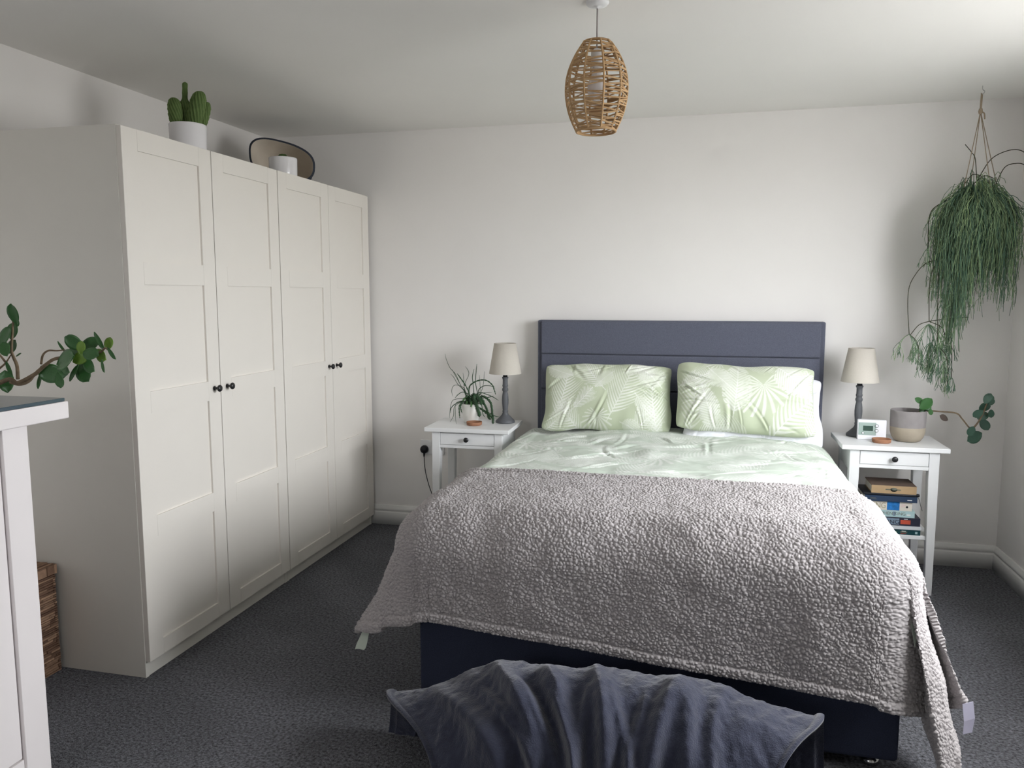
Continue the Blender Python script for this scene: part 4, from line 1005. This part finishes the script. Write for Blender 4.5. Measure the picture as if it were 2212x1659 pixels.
# ------------------------------------------------------------------ woven pendant light
PCX, PCY = 1.572, -1.72
pd = thing('pendant_light', 'woven seagrass barrel pendant light hanging from the ceiling', 'pendant light', (PCX, PCY, CEIL))
obj('ceiling_rose', lathe_mesh([(0, 0), (.038, 0), (.037, -.004), (.032, -.010), (.018, -.0135), (.006, -.0145), (.005, -.020), (0, -.020)], 36), MATS['white_lacquer'], pd, smooth=True)
tube('cord', [(0, 0, -.016), (0, 0, -.20)], .0026, MATS['cord_grey'], pd, n=8)
SZ0, SZ1 = 1.932 - CEIL, 2.212 - CEIL
def srad(t):  # t 0 bottom .. 1 top
    return np.interp(t, np.linspace(0, 1, 11), [.064, .078, .089, .096, .1005, .1015, .099, .092, .081, .066, .046])
shd = obj('lamp_shade', lathe_mesh([(.041, SZ1 - .004), (.046, SZ1 - .006), (.048, SZ1 - .001), (.045, SZ1 + .003), (.041, SZ1 + .001), (.041, SZ1 - .004)], 40), MATS['seagrass'], pd, smooth=True)
set_attr(shd.data, 'tint', np.zeros(len(shd.data.vertices)))
q = Quads(); aa = np.linspace(0, 2 * PI, 49)
q.tube(np.stack([np.cos(aa) * .064, np.sin(aa) * .064, np.full(49, SZ0)], -1), .0038, 8, .3)
obj('bottom_ring', q.mesh(attr='tint'), MATS['seagrass'], shd, smooth=True)
NR = 10
for k in range(NR):
    a = k * 2 * PI / NR + .05; t = np.linspace(0, 1, 24); r_ = srad(t)
    q = Quads(); q.tube(np.stack([np.cos(a) * r_, np.sin(a) * r_, SZ0 + t * (SZ1 - SZ0)], -1), .0034, 7, .45)
    obj('rib', q.mesh(attr='tint'), MATS['seagrass'], shd, smooth=True)
q = Quads(); rg = np.random.default_rng(4)
for k in range(NR):
    a0 = k * 2 * PI / NR + .05; a1 = a0 + 2 * PI / NR
    nst = 36
    for j in range(nst):
        t0 = (j + .5 + rg.uniform(-.9, .9)) / nst; t1 = (j + .5 + rg.uniform(-1.3, 1.3)) / nst
        t0, t1 = np.clip([t0, t1], .005, .995)
        if rg.uniform() < .12: continue
        tt = np.linspace(0, 1, 5); an = a0 + (a1 - a0) * tt; tz = t0 + (t1 - t0) * tt; r_ = srad(tz)
        # straight chord between ribs
        P0 = np.array([math.cos(a0) * srad(t0), math.sin(a0) * srad(t0)]); P1 = np.array([math.cos(a1) * srad(t1), math.sin(a1) * srad(t1)])
        xy = P0 + (P1 - P0) * tt[:, None]
        xy *= (1 + .012 * np.sin(tt * PI))[:, None]
        q.tube(np.column_stack([xy, SZ0 + tz * (SZ1 - SZ0)]), rg.uniform(.0021, .0033), 5, rg.uniform(0, 1))
ws = obj('woven_strands', q.mesh(attr='tint'), MATS['seagrass'], shd, smooth=True); ws['kind'] = 'stuff'
obj('lamp_holder', lathe_mesh([(0, SZ1 - .02), (.010, SZ1 - .02), (.019, SZ1 - .03), (.019, SZ1 - .085), (0, SZ1 - .085)], 20), MATS['white_lacquer'], pd, smooth=True)
obj('bulb', lathe_mesh([(0, SZ1 - .085), (.014, SZ1 - .085), (.016, SZ1 - .10), (.029, SZ1 - .135), (.030, SZ1 - .15), (.024, SZ1 - .17), (.010, SZ1 - .182), (0, SZ1 - .184)], 24), MATS['white_ceramic'], pd, smooth=True)

# ------------------------------------------------------------------ hanging rhipsalis
hook = HANG['hook']; kn = np.array(HANG['knot'])
hc = np.array([3.138, -.285, 0])
hp = thing('hanging_plant', 'bushy trailing plant hanging from a ceiling hook in the right corner', 'hanging plant', (3.130, -.285, CEIL))
ho = np.array(hp.location)
tube('ceiling_hook', [tuple(np.array(p_) - ho) for p_ in [(3.130, -.285, CEIL), (3.131, -.285, 2.322), (3.140, -.285, 2.312), (3.132, -.285, 2.300), (3.124, -.285, 2.306)]], .0018, MATS['chrome'], hp, n=7)
kx = np.array([3.128, -.285, 2.225])
for s_ in (-.0035, 0, .0035): tube('rope', [tuple(np.array([3.129 + s_, -.285 + s_, 2.303]) - ho), tuple(kx + np.array([s_, s_, 0]) - ho)], .0022, MATS['jute'], hp, n=6)
km = lathe_mesh([(0, -.014), (.007, -.012), (.0095, 0), (.007, .012), (0, .014)], 14); obj('knot', km, MATS['jute'], hp, tuple(kx - ho), smooth=True)
tube('rope_end', [tuple(kx - ho), tuple(kx + np.array([.014, -.004, -.010]) - ho), tuple(kx + np.array([.018, -.004, -.036]) - ho)], .003, MATS['jute'], hp, n=6)
for pts in HANG['rope']:
    e_ = np.array(pts[-1]); d_ = e_ - kx; e_ = e_ + d_ * .12
    tube('rope', [tuple(kx - ho), tuple(e_ - ho)], .0019, MATS['jute'], hp, n=6)
pot_o = pot(hp, [(.055, 1.70 - CEIL), (.062, 1.705 - CEIL), (.078, 1.80 - CEIL), (.082, 1.835 - CEIL)], .004, MATS['charcoal_felt'])
pot_o.location = (hc[0] - ho[0], 0, 0)
def branchy(Q, p, d, length, rad, depth, rng, tint, spread=.5):
    """forked, drooping thin stem"""
    n = 5; pts = [p]; v = d / np.linalg.norm(d)
    for i in range(n):
        v = v + np.array([0, 0, -.22]) + rng.normal(0, .07, 3); v /= np.linalg.norm(v)
        pts.append(pts[-1] + v * length / n)
    pts = np.array(pts)
    Q.tube(pts, np.linspace(rad, rad * .8, len(pts)), 4, tint)
    if depth > 0:
        for _ in range(rng.integers(2, 4)):
            dd = v + rng.normal(0, spread, 3) * np.array([1, .8, .5]); branchy(Q, pts[-1], dd, length * rng.uniform(.55, .8), rad * .9, depth - 1, rng, tint, spread)
Q = Quads(); rg = np.random.default_rng(21)
def clampx(P):
    P[:, 0] = np.minimum(P[:, 0], XR - .012); P[:, 1] = np.minimum(P[:, 1], -.010); return P
for i in range(1500):
    a = rg.uniform(0, 2 * PI); r0 = .068 * math.sqrt(rg.uniform()); R_ = rg.uniform(.05, .172) * (1 if rg.uniform() < .92 else 1.10)
    z0 = 1.835; rise = abs(rg.normal(.02, .035)) * (1 if R_ < .12 else .6)
    dirv = np.array([math.cos(a), math.sin(a), 0])
    # ragged curtain: longest at the front left, shorter to the right, gaps between bunches
    prof = .50 + .07 * math.cos(a * 3 + 1) + .07 * math.sin(a * 5) - .05 * math.cos(a) + rg.normal(0, .035)
    if (a * 2.7 + 1.3) % 1.0 < .16: prof *= .72
    drop = rg.uniform(.12, 1.0) ** .55 * prof
    n = 12; t = np.linspace(0, 1, n)
    rr = r0 + (R_ - r0) * sstep(-.05, .62, t) ** .8
    zz = np.where(t < .14, z0 + rise * np.sin(t / .14 * PI / 2), z0 + rise - drop * ((t - .14) / .86) ** 1.25)
    wob = np.cumsum(rg.normal(0, .0068, (n, 2)), 0) * np.array([1, .8])
    P = np.column_stack([hc[0] + dirv[0] * rr + wob[:, 0], hc[1] + dirv[1] * rr * .95 + wob[:, 1], zz])
    P = clampx(P)
    tn = np.clip(rg.normal(.36, .34) + .25 * vnoise(np.array([[a * 1.3, R_ * 9, 2.0]]), 1.7, 3)[0], 0, 1)
    Q.tube(P - ho, np.linspace(.0017, .0010, n), 4, tn)
    for _ in range(rg.integers(1, 4)):     # forked side shoots
        j = rg.integers(3, 11); s_ = rg.choice([-1, 1]); out_ = rg.uniform(.006, .026)
        e_ = P[j] + np.array([s_ * out_, rg.normal(0, .014), -rg.uniform(.025, .075)])
        Q.tube(clampx(np.array([P[j], (P[j] + e_) / 2 + np.array([s_ * out_ * .35, 0, .004]), e_])) - ho, .0011, 3, np.clip(tn + rg.normal(0, .15), 0, 1))
for i in range(70):    # finer long tail below the left of the bush
    a0 = np.array([3.045 + rg.normal(0, .018), -.33 + rg.normal(0, .02), 1.40]); e_ = a0 + np.array([rg.normal(0.0, .022), 0, -rg.uniform(.10, .27)])
    Q.tube(np.array([a0, (a0 + e_) / 2 + rg.normal(0, .006, 3), e_]) - ho, .0012, 4, rg.uniform(.1, .7))
ms = obj('trailing_stems', Q.mesh(attr='tint'), MATS['rhipsalis'], hp, smooth=True); ms['kind'] = 'stuff'
for pts in HANG['long']:
    P = clampx(np.array(pts)); tube('long_stem', [tuple(a - ho) for a in P], .0019, MATS['dark_stem'], hp, n=6)
Q2 = Quads(); rg = np.random.default_rng(8)
spec = [(0, 9, .085), (1, 16, .10), (2, 9, .085), (3, 5, .04), (4, 4, .06), (5, 12, .08), (6, 8, .08), (7, 16, .09)]
for ci, nb, ln in spec:
    c_ = np.array(HANG['cluster'][ci])
    for k in range(nb):
        d_ = np.array([rg.normal(0, .55), rg.normal(0, .35), -.35 if ci in (0, 1, 2) else -.8])
        branchy(Q2, c_ - ho, d_, ln * rg.uniform(.6, 1.0), .0014, 2, rg, np.clip(rg.normal(.25, .2), 0, 1), .42)
c_ = np.array([3.352, -.335, 1.885])
for k in range(8): branchy(Q2, c_ - ho, np.array([rg.normal(0, .3), rg.normal(0, .3), -.9]), .04, .0013, 1, rg, .2, .3)
m2 = obj('branching_tips', Q2.mesh(attr='tint'), MATS['rhipsalis'], hp, smooth=True); m2['kind'] = 'stuff'

# ------------------------------------------------------------------ books on the right table's shelf
def text_mesh(s, size, depth=.0002):
    cu = bpy.data.curves.new('lettering', 'FONT'); cu.body = s; cu.size = size; cu.extrude = depth; cu.align_x = 'LEFT'; cu.align_y = 'CENTER'
    o = bpy.data.objects.new('lettering', cu); COL.objects.link(o)
    bpy.context.view_layer.update()
    me = bpy.data.meshes.new_from_object(o.evaluated_get(bpy.context.evaluated_depsgraph_get()))
    bpy.data.objects.remove(o, do_unlink=True); bpy.data.curves.remove(cu)
    return me
def book(name, label, x0, x1, yfront, depth, z0, z1, cover, pages=True, rot=0.0, group='books stacked on the bedside shelf', spine_round=0.0):
    t = thing(name, label, 'book', ((x0 + x1) / 2, yfront + depth / 2, z0), rot, group)
    w = (x1 - x0) / 2; d = depth / 2; h = z1 - z0; c = .002
    bm = bmesh.new()
    bm_box(bm, -w, w, -d, d, 0, c); bm_box(bm, -w, w, -d, d, h - c, h); bm_box(bm, -w, w, -d, -d + .0025, c, h - c)
    co = obj('cover', bm_done(bm), cover, t)
    boxes('pages', [(-w + .003, w - .003, -d + .003, d - .003, c, h - c)], MATS['paper'], t)
    return t, w, d, h
def on_spine(t, me, m, x, z, d, sx=1.0, name='lettering'):
    o = obj(name, me, m, t, (x, -d - .0004, z)); o.rotation_euler = (PI / 2, 0, 0); o.scale = (sx, 1, 1); return o
def patch(t, x0, x1, z0, z1, d, m, name='spine_print', lift=.0006):
    return boxes(name, [(x0, x1, -d - lift, -d + .0004, z0, z1)], m, t)
ZS = .2793; YFR = -.470
t, w, d, h = book('book', 'dark teal paperback at the bottom of the book stack, lying on the shelf', 2.745, 2.938, YFR + .004, .15, ZS, ZS + .0255, MATS['book_teal'])
patch(t, .010, .040, .010, .016, d, MATS['ink_grey']); patch(t, .012, .036, .005, .0075, d, MATS['book_red']); patch(t, .074, .084, .006, .017, d, MATS['book_pale_blue']); patch(t, -.018, -.004, .006, .014, d, MATS['fishbone_light'])
patch(t, .016, .034, .0145, .0185, d, MATS['ink_white'])
z = ZS + .026
t, w, d, h = book('book', 'slim silvery white volume between the teal and the red-patched books', 2.735, 2.940, YFR, .17, z, z + .0165, MATS['silver_white'])
z += .017
t, w, d, h = book('book', 'dark paperback with a red patch and grey-blue art on its spine', 2.742, 2.934, YFR + .002, .16, z, z + .038, MATS['book_dark'])
patch(t, .012, .055, .008, .028, d, MATS['book_red']); patch(t, -.075, .006, .004, .034, d, MATS['book_grey_blue'])
on_spine(t, text_mesh('KING', .026), MATS['book_dark'], -.062, .016, d + .0006, 1.1); patch(t, .026, .042, .031, .033, d, MATS['ink_white'])
z += .0385
t, w, d, h = book('book', 'pale blue paperback with grey capital letters along its spine', 2.722, 2.910, YFR + .006, .15, z, z + .031, MATS['book_pale_blue'])
on_spine(t, text_mesh('STEPHEN KING', .020), MATS['ink_grey'], -.083, .016, d, 1.02); patch(t, .000, .012, .006, .026, d, MATS['book_grey_blue']); patch(t, .060, .076, .010, .016, d, MATS['ink_white'])
z += .0315
t, w, d, h = book('book', 'cream paperback with gold capitals and a blue picture on its spine', 2.705, 2.897, YFR + .006, .15, z, z + .043, MATS['book_cream'])
patch(t, -.012, .042, .001, .042, d, MATS['book_blue']); patch(t, .050, .070, .026, .031, d, MATS['ink_pink']); patch(t, .048, .066, .018, .022, d, MATS['ink_pink'])
on_spine(t, text_mesh('KING', .038), MATS['ink_gold'], -.090, .0205, d, .80)
dk = obj('publisher_mark', lathe_mesh([(0, 0), (.0052, 0), (.0052, .0006), (0, .0006)], 18), MATS['book_black'], t, (.074, -d - .0001, .019)); dk.rotation_euler = (PI / 2, 0, 0)
z += .0435
t, w, d, h = book('book', 'navy hardback with small white lettering marks below the black tablet sleeve', 2.690, 2.915, YFR - .004, .165, z, z + .026, MATS['book_navy'])
patch(t, -.090, -.066, .014, .016, d, MATS['ink_grey']); patch(t, -.090, -.062, .009, .0105, d, MATS['ink_grey']); patch(t, .070, .090, .009, .012, d, MATS['ink_white'])
z += .0265
tb_ = thing('tablet_sleeve', 'black padded tablet sleeve poking out beneath the tan book', 'sleeve', (2.80, YFR + .085, z), .0, None)
boxes('sleeve_body', [(-.118, .108, -.086, .086, 0, .010, .004)], MATS['book_black'], tb_, seg=3, smooth=True)
tube('sleeve_knob', [(.108, -.078, .006), (.118, -.080, .007), (.1245, -.080, .007)], [.006, .0085, .006], MATS['book_black'], tb_)
tube('strap', [(.118, -.060, .004), (.128, -.066, -.016), (.134, -.070, -.040), (.142, -.074, -.066)], .0011, MATS['book_black'], tb_, n=6)
z += .0105
t, w, d, h = book('book', 'thick tan book with a faded oval emblem, topmost of the book stack', 2.717, 2.911, YFR + .002, .16, z, z + .037, MATS['book_tan'])
boxes('top_cover', [(-w, w, -d, d, h, h + .0015)], MATS['book_brown'], t, label='brown cover board')
em = obj('emblem', lathe_mesh([(0, 0), (1, 0), (1, .0006), (0, .0006)], 28), MATS['ink_grey'], t, (.0, -d - .0001, .019)); em.rotation_euler = (PI / 2, 0, 0); em.scale = (.015, .0095, 1)
patch(t, -.036, .030, .0165, .0215, d, MATS['ink_grey'])
